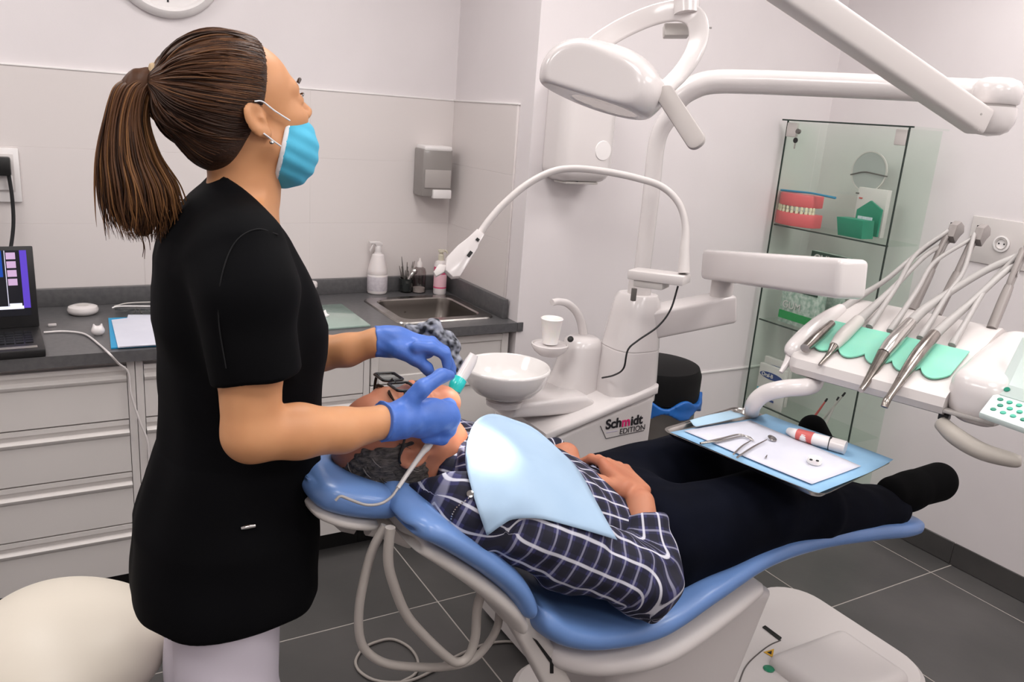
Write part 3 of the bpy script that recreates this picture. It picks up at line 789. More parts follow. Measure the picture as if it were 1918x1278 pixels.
# ================================================================== patient chair
M_blue = mat('blue_upholstery', '#6587be', .36, coat=.15, bump=(90, .02))
M_shell = mat('chair_shell_plastic', '#d3cdc8', .36)
YCH = 1.28
chair = thing('dental_chair', 'reclined dental chair with blue upholstery carrying the patient', 'dental chair', (1.3, YCH, 0))
def sup(hw, t, e=4.0, n=36):
    out = []
    for i in range(n):
        a = 2*math.pi*i/n; c, s = math.cos(a), math.sin(a)
        out.append((math.copysign(abs(c)**(2/e), c)*hw, math.copysign(abs(s)**(2/2.6), s)*t))
    return out
def cushion(name, st, m, off=0., e=5., endr=.5, parent=None, yc=YCH, dish=0.):
    """st: (px, py, half width, half thickness) along the near edge"""
    pts = []
    for px_, py_, hw, t in st:
        q = P(px_, py_, y=yc-hw); pts.append((q[0], q[2], hw, t))
    q = spline(pts, 8)
    T = np.gradient(q[:, :2], axis=0); T /= np.linalg.norm(T, axis=1)[:, None]
    n = len(q); rings = []
    s = np.concatenate([[0], np.cumsum(np.linalg.norm(np.diff(q[:, :2], axis=0), axis=1))])
    for i in range(n):
        N = np.array([-T[i][1], T[i][0]])
        if N[1] < 0: N = -N
        d = min(s[i], s[-1]-s[i]); rr = max(q[i, 3], .02)*1.2
        f = 1. if d > rr else math.sqrt(max(1-(1-d/rr)**2, .02))
        hw = q[i, 2]-(1-f)*rr*.8; t = q[i, 3]*f
        ring = []
        for a, b in sup(hw, t, e):
            bb = b-(dish*(1-(a/hw)**2) if b > 0 else 0)
            ring.append((q[i, 0]+N[0]*(bb+off), yc+a, q[i, 1]+N[1]*(bb+off)))
        rings.append(ring)
    return loft(name, rings, m, parent or chair, smooth=True)
ST_BACK = [(758, 984, .185, .022), (792, 996, .23, .026), (850, 1020, .245, .028), (935, 1074, .25, .028), (985, 1120, .25, .028), (1008, 1168, .245, .026)]
ST_SEAT = [(1022, 1150, .235, .03), (1045, 1182, .245, .034), (1085, 1203, .25, .036), (1150, 1207, .25, .036), (1250, 1184, .245, .036), (1350, 1118, .23, .035), (1450, 1053, .205, .033), (1550, 1020, .18, .03), (1650, 1004, .16, .031), (1708, 998, .14, .031), (1738, 990, .115, .029)]
cushion('backrest', ST_BACK, M_blue, dish=.008)
cushion('seat', ST_SEAT, M_blue, dish=.012)
ST_HEAD = [(586, 910, .105, .028), (606, 930, .13, .031), (652, 947, .14, .032), (705, 955, .14, .032), (748, 957, .13, .03), (760, 960, .115, .028)]
cushion('headrest', ST_HEAD, M_blue, dish=.012)
cushion('headrest_shell', [(600, 940, .12, .012), (660, 962, .13, .014), (725, 970, .125, .013)], M_shell, off=-.022)
# sculpted shell behind the backrest
cushion('back_shell', [(748, 992, .13, .014), (800, 1016, .2, .018), (860, 1052, .225, .02), (930, 1100, .235, .022), (985, 1150, .235, .022), (1000, 1185, .22, .018)], M_shell, off=-.014)
# neck of the headrest and its lever
tube('headrest_bar', [P(690, 985, y=1.26), P(722, 992, y=1.26), P(770, 1010, y=1.26)], .018, M_shell, chair, 4, 14)
prism('headrest_lever', [P(*q, y=1.2) for q in ((602, 965), (640, 980), (672, 990), (664, 1003), (640, 998))], (0, .04, 0), M_grey, chair, .004)
# support bracket running down to the base
bp = spline([P(*q, y=1.10) for q in ((905, 1075), (950, 1120), (985, 1175), (1012, 1225), (1038, 1275), (1060, 1320))], 5)
V, F = sweep_vf(bp, rrect(.026, .02, .01, 4), hint=(0, 1, 0))
mesh('back_bracket', V, F, M_shell, chair, 50)
prism('bracket_slot', [P(*q, y=1.078) for q in ((998, 1196), (1006, 1200), (1037, 1240), (1037, 1262), (1031, 1262), (1031, 1243))], (0, .004, 0), M_black, chair)
# seat shell and lifting column
cushion('seat_shell', [(1030, 1212, .2, .03), (1090, 1240, .225, .034), (1160, 1246, .23, .036), (1260, 1226, .225, .034), (1360, 1160, .2, .03), (1440, 1095, .17, .022)], M_white2, off=-.012)
zc = P(1440, 1110, y=1.25)
prism('lift_column', [(1.06, 1.15, .06), (1.345, 1.15, .06), (1.38, 1.15, .18), (1.417, 1.15, .304), (1.46, 1.15, .43), (1.493, 1.15, .53), (1.42, 1.15, .565), (1.1, 1.15, .56), (1.0, 1.15, .55), (1.0, 1.15, .50)], (0, .31, 0), M_white2, chair, .03, 4)
br = []
def bring(w, h, r, z): return [(1.66+a, 1.40+b, z) for a, b in rrect(w, h, r, 8)]
loft('base_plate', [bring(.61, .30, .14, .0), bring(.615, .305, .145, .012), bring(.61, .30, .14, .055), bring(.595, .285, .13, .07)], M_white2, chair, smooth=35)
def f_pad(p):
    d = rbox(p, (1.98, 1.26, .072), (.17, .13, .035), .034)
    return d
sdf('foot_pad', f_pad, (1.78, 1.1, .02), (2.18, 1.42, .13), .007, M_white2, chair)
tube('base_seam', [P(*q, z=.0708) for q in ((1462, 1200), (1440, 1210), (1412, 1232), (1395, 1252), (1384, 1280))], .0022, M_dgrey, chair, 5, 6)
prism('base_slot', [P(*q, z=.071) for q in ((1428, 1176), (1433, 1173), (1464, 1196), (1460, 1201))], (0, 0, .003), M_black, chair)
M_green = mat('green_button', '#0c7a56', .3, coat=.4); M_yel = mat('warning_yellow', '#c99a2a', .5)
gb = P(1440, 1253, z=.072)
lathe('power_button', [(0, 0), (.016, 0), (.0165, .003), (.013, .0055), (0, .006)], (gb[0], gb[1], .07), M_green, chair, seg=24)
tq = [P(*q, z=.0712) for q in ((1430, 1222), (1450, 1216), (1447, 1232))]
prism('warning_sticker', tq, (0, 0, .0006), M_yel, chair)
tw = sum(tq)/3; prism('warning_mark', [tw+(x-tw)*.45+[0, 0, .0007] for x in tq], (0, 0, .0004), M_ink, chair)
tube('warning_print', [P(1449, 1234, z=.0715), P(1467, 1247, z=.0715)], .001, M_ink, chair, 1, 6)

# suction hoses hanging in loops under the head end
M_hose2 = mat('suction_hose_grey', '#a7a09a', .45)
o = tube('suction_hose', [P(*q, y=1.13) for q in ((722, 985), (697, 1032), (679, 1100), (672, 1150), (674, 1194), (688, 1222), (723, 1243), (779, 1250), (837, 1249), (881, 1238), (910, 1212), (931, 1176), (936, 1140))], .0078, M_hose2, None, 8, 12)
tag(o, 'thick grey hose hanging in the wider loop below the headrest', 'hose', 'suction hoses')
o = tube('suction_hose', [P(*q, y=1.10) for q in ((731, 988), (727, 1048), (736, 1091), (760, 1150), (795, 1192), (837, 1231), (858, 1241), (878, 1229), (890, 1194), (894, 1140), (905, 1100))], .0085, M_hose2, None, 8, 12)
tag(o, 'thick grey hose hanging in the narrower loop below the backrest', 'hose', 'suction hoses')
o = tube('floor_cable', [P(*q, z=.006) for q in ((752, 1278), (778, 1262), (782, 1236), (765, 1212), (735, 1198), (705, 1203), (680, 1216), (666, 1240), (678, 1262), (712, 1277), (762, 1277), (808, 1258), (850, 1232), (910, 1207), (965, 1203), (1000, 1215))], .0045, M_hose2, None, 8, 8)
tag(o, 'thin grey cable curled in a ring on the tiled floor', 'cable')

# ================================================================== instrument tray
ZTR = .90
tc = [P(*q, z=ZTR) for q in ((1247, 818), (1556, 946), (1652, 868), (1372, 766))]
tcx = sum(tc)/4
tu = (tc[1]+tc[2]-tc[0]-tc[3])/2; tv = (tc[3]+tc[2]-tc[0]-tc[1])/2
TL_, TW_ = np.linalg.norm(tu)/2, np.linalg.norm(tv)/2
tu /= np.linalg.norm(tu); tv = tv-tu*(tv@tu); tv /= np.linalg.norm(tv)
def TR(a, b, h=0.): return tcx+tu*a*TL_+tv*b*TW_+np.array([0, 0, h])
tray = thing('instrument_tray', 'rectangular steel instrument tray held above the patient thighs', 'tray', tcx)
def tring(w, h, r, z): return [tcx+tu*a+tv*b+np.array([0, 0, z]) for a, b in rrect(w, h, r, 5)]
loft('tray_pan', [tring(TL_-.012, TW_-.012, .02, -.002), tring(TL_-.006, TW_-.006, .024, .004), tring(TL_, TW_, .03, .012), tring(TL_+.003, TW_+.003, .03, .0125), tring(TL_-.003, TW_-.003, .026, .009), tring(TL_-.01, TW_-.01, .02, .002)], M_steel, tray, caps=True, smooth=40)
M_bluep = mat('blue_paper', '#86b0d2', .8, noise=(12, '#92bad9', 3)); M_wpaper = mat('white_paper', '#d2d3de', .85, noise=(9, '#cacbd7', 3)); M_lblue = mat('pale_blue_paper', '#a9c6da', .8)
def paper(name, corners, h, m, lab, cat='paper', wav=.0015, n=12, curl=None):
    G = []
    c = [np.array(x, float) for x in corners]
    for i in range(n):
        row = []
        for j in range(n):
            s, t = i/(n-1), j/(n-1); a, b = (np.array(c[0])*(1-s)+np.array(c[1])*s)*(1-t)+(np.array(c[3])*(1-s)+np.array(c[2])*s)*t
            z = h+wav*(math.sin(7*s+3*t)+math.sin(5*t-4*s))*.5+wav
            if curl: z += curl(s, t)
            row.append(TR(a, b, z))
        G.append(row)
    o = sheet(name, G, .0006, m); tag(o, lab, cat); return o
paper('tray_liner', [(-.93, -.9), (.93, -.93), (1.0, 1.02), (-.62, 1.06)], .006, M_bluep, 'blue paper liner covering the instrument tray', 'tray liner', curl=lambda s, t: .008*max(t-.8, 0)/.2)
paper('paper_sheet', [(-.84, -.72), (.80, -.78), (.86, .42), (-.62, .62)], .0105, M_wpaper, 'white paper sheet under the instruments on the tray', 'paper', wav=.001)
paper('paper_pouch', [(-.98, -.35), (-.80, -.5), (-.70, .62), (-.93, .66)], .0145, M_lblue, 'pale blue and white paper pouch at the end of the tray nearest the bin', 'paper', wav=.002)
def ti(px, py, h=.016): return P(px, py, z=ZTR+h)
M_inst = mat('instrument_steel', '#b4b0ac', .2, 1.0)
t = thing('tweezers', 'steel dental tweezers lying on the white paper of the tray', 'tweezers', ti(1320, 828))
for sgn in (0, 1):
    tube('arm', [ti(1312, 831, .017), ti(1350, 826-4*sgn, .017+.002*sgn), ti(1385, 818-4*sgn, .017+.003*sgn), ti(1402, 818+3*sgn, .017), ti(1412, 826, .016)], [.0028, .0024, .002, .0016, .0012], M_inst, t, 5, 8)
t = thing('mouth_mirror', 'round steel mouth mirror lying on the white paper of the tray', 'mirror', ti(1410, 840))
tube('mirror_handle', [ti(1381, 857), ti(1410, 838), ti(1436, 824, .018)], [.0024, .0024, .0012], M_inst, t, 3, 8)
lathe('mirror_disc', [(0, 0), (.0105, 0), (.0115, .0015), (.0105, .0028), (0, .0028)], ti(1446, 822, .016), M_chrome, t, axis=(.1, -.3, .95), seg=24)
o = tube('dental_probe', [ti(1374, 851), ti(1390, 836), ti(1404, 827), ti(1408, 822, .02)], [.0022, .0022, .0014, .0008], M_inst); tag(o, 'thin steel probe lying beside the mouth mirror', 'probe')
t = thing('paste_tube', 'white and red tube lying on the blue liner of the tray', 'tube', ti(1530, 828))
M_red = mat('print_red', '#c9605c', .5)
tube('tube_body', [ti(1478, 808, .017), ti(1495, 814, .022), ti(1530, 824, .024), ti(1560, 832, .025)], [.009, .013, .0145, .0145], mat('tube_plastic', '#e6e2e2', .35), t, 6, 16)
tube('cap', [ti(1556, 831, .025), ti(1584, 839, .025)], .0158, M_white, t, 3, 18)
tube('cap_ring', [ti(1553, 830, .025), ti(1557, 831, .025)], .0162, M_ink, t, 1, 18)
tube('printed_band', [ti(1494, 813.5, .0225), ti(1524, 822.2, .024)], [.0136, .0149], M_red, t, 3, 16)
lathe('dappen_dish', [(0, 0), (.014, 0), (.016, .004), (.014, .014), (.011, .015), (.009, .008), (0, .006)], ti(1525, 868, .0125), M_cup, None, seg=24)
tag(bpy.data.objects['dappen_dish'], 'tiny white dish with dark specks on the tray paper', 'dish')
for q in ((1519, 862), (1531, 864)): lathe('dark_speck', [(0, 0), (.0035, 0), (.003, .002), (0, .0025)], ti(*q, .027), M_ink, bpy.data.objects['dappen_dish'], seg=10)
o = lathe('dental_bur', [(0, 0), (.002, 0), (.002, .006), (.0012, .007), (.0012, .014), (0, .014)], ti(1434, 858, .014), M_inst, None, axis=(.8, .5, .1), seg=10); tag(o, 'tiny steel bur lying on the tray paper below the mouth mirror', 'bur')
# ================================================================== things on the back wall and worktop
# wall clock
ck = thing('wall_clock', 'round white wall clock above the tiles', 'clock', (.452, YA, 2.015))
cc = np.array([.452, YA, 2.015])
lathe('clock_case', [(0, 0), (.185, 0), (.187, .01), (.18, .026), (.165, .034), (.157, .03), (.152, .018), (0, .016)], cc, M_trim, ck, axis=(0, -1, 0), seg=64)
M_face = mat('clock_face', '#e8e4e3', .5)
lathe('dial', [(0, .0165), (.15, .0165), (.15, .0185), (0, .0185)], cc, M_face, ck, axis=(0, -1, 0), seg=64)
for k in range(12):
    a = math.radians(30*k); d = np.array([math.sin(a), 0, math.cos(a)]); R = np.stack([np.cross(d, [0, 1, 0]), [0, 1, 0], d], 1)
    obox('hour_mark', cc+d*.125+[0, -.019, 0], (.003, .0008, .012 if k % 3 == 0 else .007), R, M_ink, ck)
for a, l, w in ((300, .075, .004), (62, .11, .003)):
    a = math.radians(a); d = np.array([math.sin(a), 0, math.cos(a)]); R = np.stack([np.cross(d, [0, 1, 0]), [0, 1, 0], d], 1)
    obox('clock_hand', cc+d*l*.45+[0, -.021, 0], (w, .0008, l*.55), R, M_ink, ck)
# outlet panel with black plug and cable
op = thing('wall_outlet', 'white wall outlet frame with a black plug, above the laptop', 'outlet', (-.11, YA-.008, 1.29))
box('outlet_frame', (-.20, YA-.02, 1.205), (-.018, YA-.008, 1.378), M_trim, op, bevel=.004)
box('outlet_insert', (-.185, YA-.024, 1.24), (-.034, YA-.02, 1.36), M_white2, op, bevel=.002)
box('outlet_blank', (-.18, YA-.028, 1.245), (-.04, YA-.024, 1.292), M_trim, op, bevel=.002)
pg = thing('power_plug', 'black power plug with cable running down behind the laptop', 'plug', (-.09, YA-.04, 1.32))
box('plug_body', (-.16, YA-.062, 1.293), (-.042, YA-.024, 1.352), M_black, pg, bevel=.006)
tube('plug_cable', [(-.05, YA-.045, 1.30), (-.046, YA-.045, 1.22), (-.05, YA-.05, 1.13), (-.07, YA-.07, 1.03), (-.10, YA-.10, .93), (-.13, YA-.13, .87)], .006, M_rubber, pg, 8, 10)
# laptop
lp = thing('laptop', 'open black laptop with lit purple screen on the worktop', 'laptop', (-.17, 2.7, ZW))
M_lap = mat('laptop_black', '#1b1a1b', .4); M_lapk = mat('laptop_keys', '#0b0b0c', .5); M_sil = mat('laptop_trim', '#9d9894', .35, .5)
f0 = P(86, 661, z=ZW+.012); h0_ = P(73, 608, z=ZW+.02)
ld = h0_-f0; ld[2] = 0; ld /= np.linalg.norm(ld); lxd = np.array([-ld[1], ld[0], 0.])      # depth, and leftwards
RLp = np.stack([lxd, ld, [0, 0, 1.]], 1); dep = .255; wid = .36
def LP(a, b, c): return f0*[1, 1, 0]+lxd*a+ld*b+np.array([0, 0, ZW+c])
obox('base', LP(wid/2, dep/2, .012), (wid/2, dep/2, .0115), RLp, M_lap, lp, .004)
obox('palm_trim', LP(wid/2+.006, .032, .0237), (wid/2-.012, .0095, .0012), RLp, M_sil, lp, .0005)
kc = {}
for r in range(5):
    for c in range(13):
        obox('key', LP(.035+c*.0235, .085+r*.026, .0248), (.0095, .0105, .0013), RLp, M_lapk, lp)
top = A(58, 447, np.dot(LP(0, dep+.02, 0)-CAMPOS, _fw)+.03)
sd = P(58, 447, y=LP(0, dep+.035, 0)[1])-LP(0, dep, .02); 
sd = sd-lxd*(sd@lxd); sh = .245; sd /= np.linalg.norm(sd)
sn = np.cross(lxd, sd); sn = -sn if sn@(CAMPOS-LP(0, dep, 0)) < 0 else sn
RS = np.stack([lxd, sd, sn], 1)
def SC(a, b, c=0): return LP(0, dep, .022)+lxd*a+sd*b+sn*c
obox('lid', SC(wid/2, sh/2, -.004), (wid/2, sh/2, .004), RS, M_lap, lp, .003)
def emat(name, c, s=1.): return mat(name, c, .4, emit=(c, s))
scr = obox('screen', SC(wid/2, .135, .0006), (wid/2-.018, .098, .0006), RS, emat('screen_dark', '#05060f', .8), lp)
def spatch(name, a0, a1, b0, b1, m, lift=.0016): obox(name, SC((a0+a1)/2, (b0+b1)/2, lift), (abs(a1-a0)/2, abs(b1-b0)/2, .0003), RS, m, lp)
spatch('screen_sidebar', .018, .036, .06, .233, emat('screen_purple', '#4a33a0', .9))
spatch('screen_picture', .082, .34, .155, .233, emat('screen_blue', '#0d3a8c', .8))
spatch('screen_divider', .0735, .0755, .068, .233, emat('screen_line', '#b9b9c9', .8))
spatch('screen_taskbar', .036, .34, .058, .067, emat('screen_white', '#cdd0e2', .9))
spatch('screen_box', .04, .072, .058, .075, emat('screen_white', '#cdd0e2', .9), .002)
for k in range(4): spatch('screen_thumbnail', .047, .071, .207-.026*k, .227-.026*k, emat('screen_thumb', '#a98fae', .8))
# white puck, model tooth, folder with papers, goggles, cable
o = lathe('wireless_puck', [(0, 0), (.036, 0), (.046, .008), (.048, .017), (.044, .026), (.03, .031), (0, .031)], P(156, 588, z=ZW), M_white, None, seg=40); tag(o, 'flat round white device on the worktop near the splash-back', 'device')
lathe('puck_recess', [(0, .0305), (.02, .0305), (.021, .0318), (.018, .032), (0, .0315)], P(156, 588, z=ZW), M_lgrey, o, seg=30)
tm = P(184, 628, z=ZW)
def f_tooth(p):
    d = ell(p, tm+[0, 0, .014], (.019, .015, .016))
    for sx in (-.009, .009): d = smin(d, cap(p, tm+[sx, 0, .018], tm+[sx*1.2, 0, .034], .007, .003), .006)
    return d
o = sdf('tooth_model', f_tooth, tm-.04, tm+.05, .0025, M_white); tag(o, 'small white model tooth with two points beside the blue folder', 'tooth model')
t = thing('clipboard', 'bright blue folder with white sheets lying on the worktop behind the woman', 'folder', P(260, 625, z=ZW))
M_fold = mat('folder_blue', '#1c93c4', .45)
fq = [P(*q, z=ZW+.001) for q in ((208, 654), (330, 647), (310, 594), (203, 598))]
prism('folder_cover', fq, (0, 0, .004), M_fold, t)
fq = [P(*q, z=ZW+.0055) for q in ((221, 652), (330, 645), (312, 588), (209, 601))]
prism('paper_sheet', fq, (0, 0, .003), M_wpaper, t)
fq = [P(*q, z=ZW+.0088) for q in ((224, 650), (332, 644), (318, 590), (240, 590))]
prism('paper_sheet', fq, (0, 0, .0008), M_wpaper, t)
M_clear = bpy.data.materials.new('clear_plastic'); M_clear.use_nodes = True
def glassmat(m, col, refl, rough=.02):
    nt = m.node_tree; nt.nodes.clear(); out = nt.nodes.new('ShaderNodeOutputMaterial'); tr = nt.nodes.new('ShaderNodeBsdfTransparent'); gl = nt.nodes.new('ShaderNodeBsdfGlossy')
    mx = nt.nodes.new('ShaderNodeMixShader'); pass
    tr.inputs[0].default_value = (*lin(col), 1); gl.inputs['Roughness'].default_value = rough
    mx.inputs[0].default_value = refl; nt.links.new(tr.outputs[0], mx.inputs[1]); nt.links.new(gl.outputs[0], mx.inputs[2]); nt.links.new(mx.outputs[0], out.inputs[0])
    return m
glassmat(M_clear, '#e6e9e9', .07)
t = thing('safety_goggles', 'clear safety goggles lying on the worktop by the splash-back', 'goggles', P(255, 578, z=ZW))
gp = lambda px, py, h: P(px, py, z=ZW+h)
tube('temple', [gp(210, 577, .02), gp(225, 574, .024), gp(285, 574, .024)], .0028, M_trim, t, 4, 8)
tube('temple', [gp(214, 574, .012), gp(240, 568, .012), gp(288, 566, .014)], .0024, M_lgrey, t, 4, 8)
tube('front_frame', [gp(215, 580, .01), gp(235, 584, .004), gp(258, 580, .014), gp(285, 585, .004)], .0028, M_clear, t, 5, 8)
tube('nose_bridge', [gp(250, 588, .004), gp(257, 577, .02), gp(266, 588, .004)], .0022, M_dgrey, t, 5, 8)
sheet('lens', [[gp(215+7*i, 582-1.0*j, .004+.009*j) for j in range(4)] for i in range(11)], .0012, M_clear, t)
o = tube('white_cable', [P(82, 623, z=ZW+.004), P(120, 621, z=ZW+.004), P(158, 626, z=ZW+.004), P(185, 645, z=ZW+.004), P(205, 663, z=ZW+.005), P(222, 681, y=YF-.006), P(240, 698, y=2.545), P(246, 740, y=2.545), P(262, 790, y=2.545), P(276, 826, y=2.545), P(280, 870, y=2.545)], .0034, M_white, None, 8, 8); tag(o, 'white cable running from the laptop over the worktop edge', 'cable')
o = box('usb_stick', P(98, 611, z=ZW)-[.012, .006, 0], P(98, 611, z=ZW)+[.012, .006, .008], M_white, None, .002); tag(o, 'tiny white connector lying behind the laptop cable', 'connector')

# bottles and tools round the sink
M_bot = mat('bottle_white', '#e3dcdb', .35, sss=.1); M_lab = mat('bottle_label', '#c9c3c8', .5, noise=(90, '#bdb6bd', 2)); M_hot = mat('label_pink', '#d6527a', .5); M_hot2 = mat('label_pale_pink', '#e7b9c4', .5)
def bottle(name, lab, px, py, prof, m, cat='bottle'):
    c = P(px, py, z=ZW+.002); t = thing(name, lab, cat, c, 'bottles round the sink'); lathe('bottle_body', prof, c, m, t, seg=36); return t, c
t, c = bottle('spray_bottle', 'large white trigger spray bottle at the left rim of the sink', 706, 548, [(0, 0), (.038, 0), (.041, .006), (.041, .075), (.0395, .078), (.041, .081), (.039, .10), (.026, .15), (.024, .158), (.016, .163), (.015, .168), (0, .168)], M_bot)
lathe('bottle_label', [(.0413, .012), (.0416, .013), (.0416, .07), (.0413, .071)], c, M_lab, t, seg=36)
lathe('spray_collar', [(0, .166), (.013, .166), (.013, .19), (.01, .195), (0, .195)], c, M_white, t, seg=20)
prism('trigger_head', [c+[a, -.008, b] for a, b in ((-.04, .205), (-.04, .213), (.0, .214), (.016, .206), (.018, .195), (-.01, .192), (-.015, .202))], (0, .016, 0), M_white, t, .003)
prism('trigger', [c+[a, -.005, b] for a, b in ((-.02, .203), (-.027, .203), (-.037, .175), (-.034, .168), (-.03, .178))], (0, .010, 0), M_white, t, .002)
c = P(760, 545, z=ZW+.006)
t = thing('tool_cup', 'dark glass cup filled with dental tools behind the sink', 'cup', c)
M_dkgl = mat('smoked_glass', '#2c302f', .12, .2, coat=.5)
lathe('cup_wall', [(0, 0), (.024, 0), (.026, .003), (.029, .055), (.027, .055), (.024, .006), (0, .006)], c, M_dkgl, t)
for k in range(9):
    a = 2.399*k; r = .015; ln = .085+.02*(k % 3); lean = .25
    b = c+[r*.5*math.cos(a), r*.5*math.sin(a), .008]; e = c+[r*1.6*math.cos(a)+.006*(k-4)*.6, r*math.sin(a), ln]
    tube('tool', [b, (b+e)/2, e], [.0024, .0032, .0016], M_inst if k % 3 else M_dgrey, t, 3, 8)
tube('long_tool', [c+[-.006, 0, .01], c+[-.016, 0, .09], c+[-.022, 0, .13], c+[-.024, 0, .146]], [.003, .003, .0018, .001], M_dgrey, t, 4, 8)
tube('mixer_tap', [c+[.0, -.01, .03], c+[.012, -.012, .06], c+[.026, -.014, .078]], [.008, .009, .0095], M_chrome, t, 4, 14)
lathe('tap_head', [(0, -.012), (.011, -.008), (.013, 0), (.011, .008), (0, .012)], c+[.03, -.014, .085], M_chrome, t, axis=(.5, 0, .8))
M_pet = bpy.data.materials.new('clear_bottle'); M_pet.use_nodes = True; glassmat(M_pet, '#dcd7d6', .08, .08)
t, c = bottle('clear_bottle', 'small clear bottle with white nozzle behind the sink', 784, 547, [(0, 0), (.026, 0), (.028, .004), (.028, .085), (.024, .10), (.012, .108), (0, .108)], M_pet)
lathe('liquid', [(0, .002), (.0255, .002), (.0255, .02), (0, .02)], c, M_lgrey, t)
lathe('nozzle', [(0, .107), (.013, .107), (.012, .125), (.005, .133), (.004, .145), (0, .145)], c, M_bot, t)
t, c = bottle('soap_bottle', 'slim white pump bottle with bright pink label at the corner of the sink', 823, 550, [(0, 0), (.025, 0), (.027, .004), (.027, .125), (.022, .137), (.012, .142), (0, .142)], M_bot)
lathe('label', [(.0272, .085), (.0274, .086), (.0274, .115), (.0272, .116)], c, M_hot, t, seg=36)
lathe('label', [(.0272, .03), (.0274, .031), (.0274, .083), (.0272, .084)], c, M_hot2, t, seg=36)
lathe('label_border', [(.0274, .026), (.0276, .027), (.0276, .031), (.0274, .032)], c, M_hot, t, seg=36)
M_cream = mat('pump_cream', '#d5cebb', .4)
lathe('pump', [(0, .14), (.012, .14), (.012, .165), (.008, .168), (.008, .175), (.014, .177), (.014, .186), (0, .188)], c, M_cream, t)
tube('pump_spout', [c+[0, 0, .182], c+[.018, -.006, .182], c+[.024, -.008, .172]], .004, M_cream, t, 4, 10)
# tub, glass mat, tissue
c = P(576, 556, z=ZW)
o = lathe('plastic_tub', [(0, 0), (.03, 0), (.032, .003), (.034, .04), (.038, .042), (.038, .056), (.035, .06), (0, .06)], c, M_white, None); tag(o, 'white plastic tub with lid beside the woman, on the worktop', 'tub')
M_gm = mat('glass_mat_green', '#8fa39a', .08, noise=(3, '#97aaa1', 2), coat=.4)
fq = [P(*q, z=ZW+.0005) for q in ((592, 620), (694, 612), (640, 572), (560, 577))]
o = prism('glass_board', fq, (0, 0, .006), M_gm, None, .001); tag(o, 'pale green glass board lying on the worktop left of the sink', 'board')
c = P(602, 590, z=ZW+.014)
o = sdf('tissue', lambda p: ell(p, c, (.022, .02, .014))+wob(p, 130, .004, 3), c-.04, c+.04, .003, mat('tissue_white', '#eeecec', .9)); tag(o, 'crumpled white tissue on the green glass board', 'tissue')
# towel dispensers
dp = thing('soap_dispenser', 'grey translucent paper dispenser on the tiled wall above the bottles', 'dispenser', (1.435, YA-.008, 1.35))
M_smoke = mat('smoke_plastic', '#8d8885', .25, coat=.3); M_smoke2 = mat('smoke_plastic_light', '#aca6a3', .3)
box('dispenser_back', (1.372, YA-.10, 1.255), (1.503, YA-.0085, 1.442), M_smoke, dp, bevel=.006)
box('paper_window', (1.382, YA-.104, 1.29), (1.497, YA-.10, 1.362), M_smoke2, dp, bevel=.001)
box('paper_edge', (1.418, YA-.112, 1.248), (1.499, YA-.09, 1.283), M_trim, dp, bevel=.003)
box('dispenser_lid', (1.376, YA-.102, 1.436), (1.5, YA-.0085, 1.456), M_trim, dp, bevel=.008)
tw = thing('towel_dispenser', 'large white rounded towel dispenser on the wall behind the operating lamp', 'dispenser', (1.71, YC, 1.55))
def f_tow(p):
    d = rbox(p, (1.715, YC-.055, 1.57), (.115, .085, .185), .05)
    return smax(d, p[:, 1]-YC, .002)
sdf('dispenser_cover', f_tow, (1.58, YC-.16, 1.36), (1.86, YC+.02, 1.78), .006, M_white, tw)
box('paper_slot', (1.64, YC-.11, 1.378), (1.78, YC-.03, 1.386), M_lgrey, tw, bevel=.003)
lathe('lock', [(0, 0), (.008, 0), (.008, .004), (0, .004)], (1.69, YC-.10, 1.384), M_black, tw, axis=(0, -.5, -1), seg=14)
lathe('viewing_window', [(0, 0), (.035, 0), (.033, .004), (0, .005)], (1.765, YC-.139, 1.50), M_trim, tw, axis=(0, -1, 0), seg=30)
# bin
bn = A(1231, 690, 2.86); bx, by_ = bn[0], bn[1]
t = thing('pedal_bin', 'round steel bin with black lid standing behind the dental unit', 'bin', (bx, by_, 0))
M_bsteel = mat('bin_steel', '#8f8c88', .3, .9, noise=(8, '#7c7976', 2))
lathe('bin_body', [(0, 0), (.142, 0), (.147, .01), (.147, .70), (0, .70)], (bx, by_, 0), M_bsteel, t, seg=48)
lathe('bin_lid', [(.15, .69), (.155, .695), (.155, .775), (.145, .80), (.10, .812), (0, .815)], (bx, by_, 0), mat('bin_lid_black', '#0c0c0d', .6, spec=.2), t, seg=48)
def f_bag(p):
    q = p-np.array([bx, by_, 0], np.float32); r = np.linalg.norm(q[:, :2], axis=1)
    d = np.maximum(abs(r-.158)-.009, abs(q[:, 2]-.68)-.022-.012*np.sin(np.arctan2(q[:, 1], q[:, 0])*7))
    return d+wob(p, 60, .0015, 5)
sdf('bin_bag', f_bag, (bx-.19, by_-.19, .62), (bx+.19, by_+.19, .74), .006, mat('bag_blue', '#1f62b0', .4), t)
box('bin_pedal', (bx-.035, by_-.20, .012), (bx+.035, by_-.13, .024), M_black, t, bevel=.004)
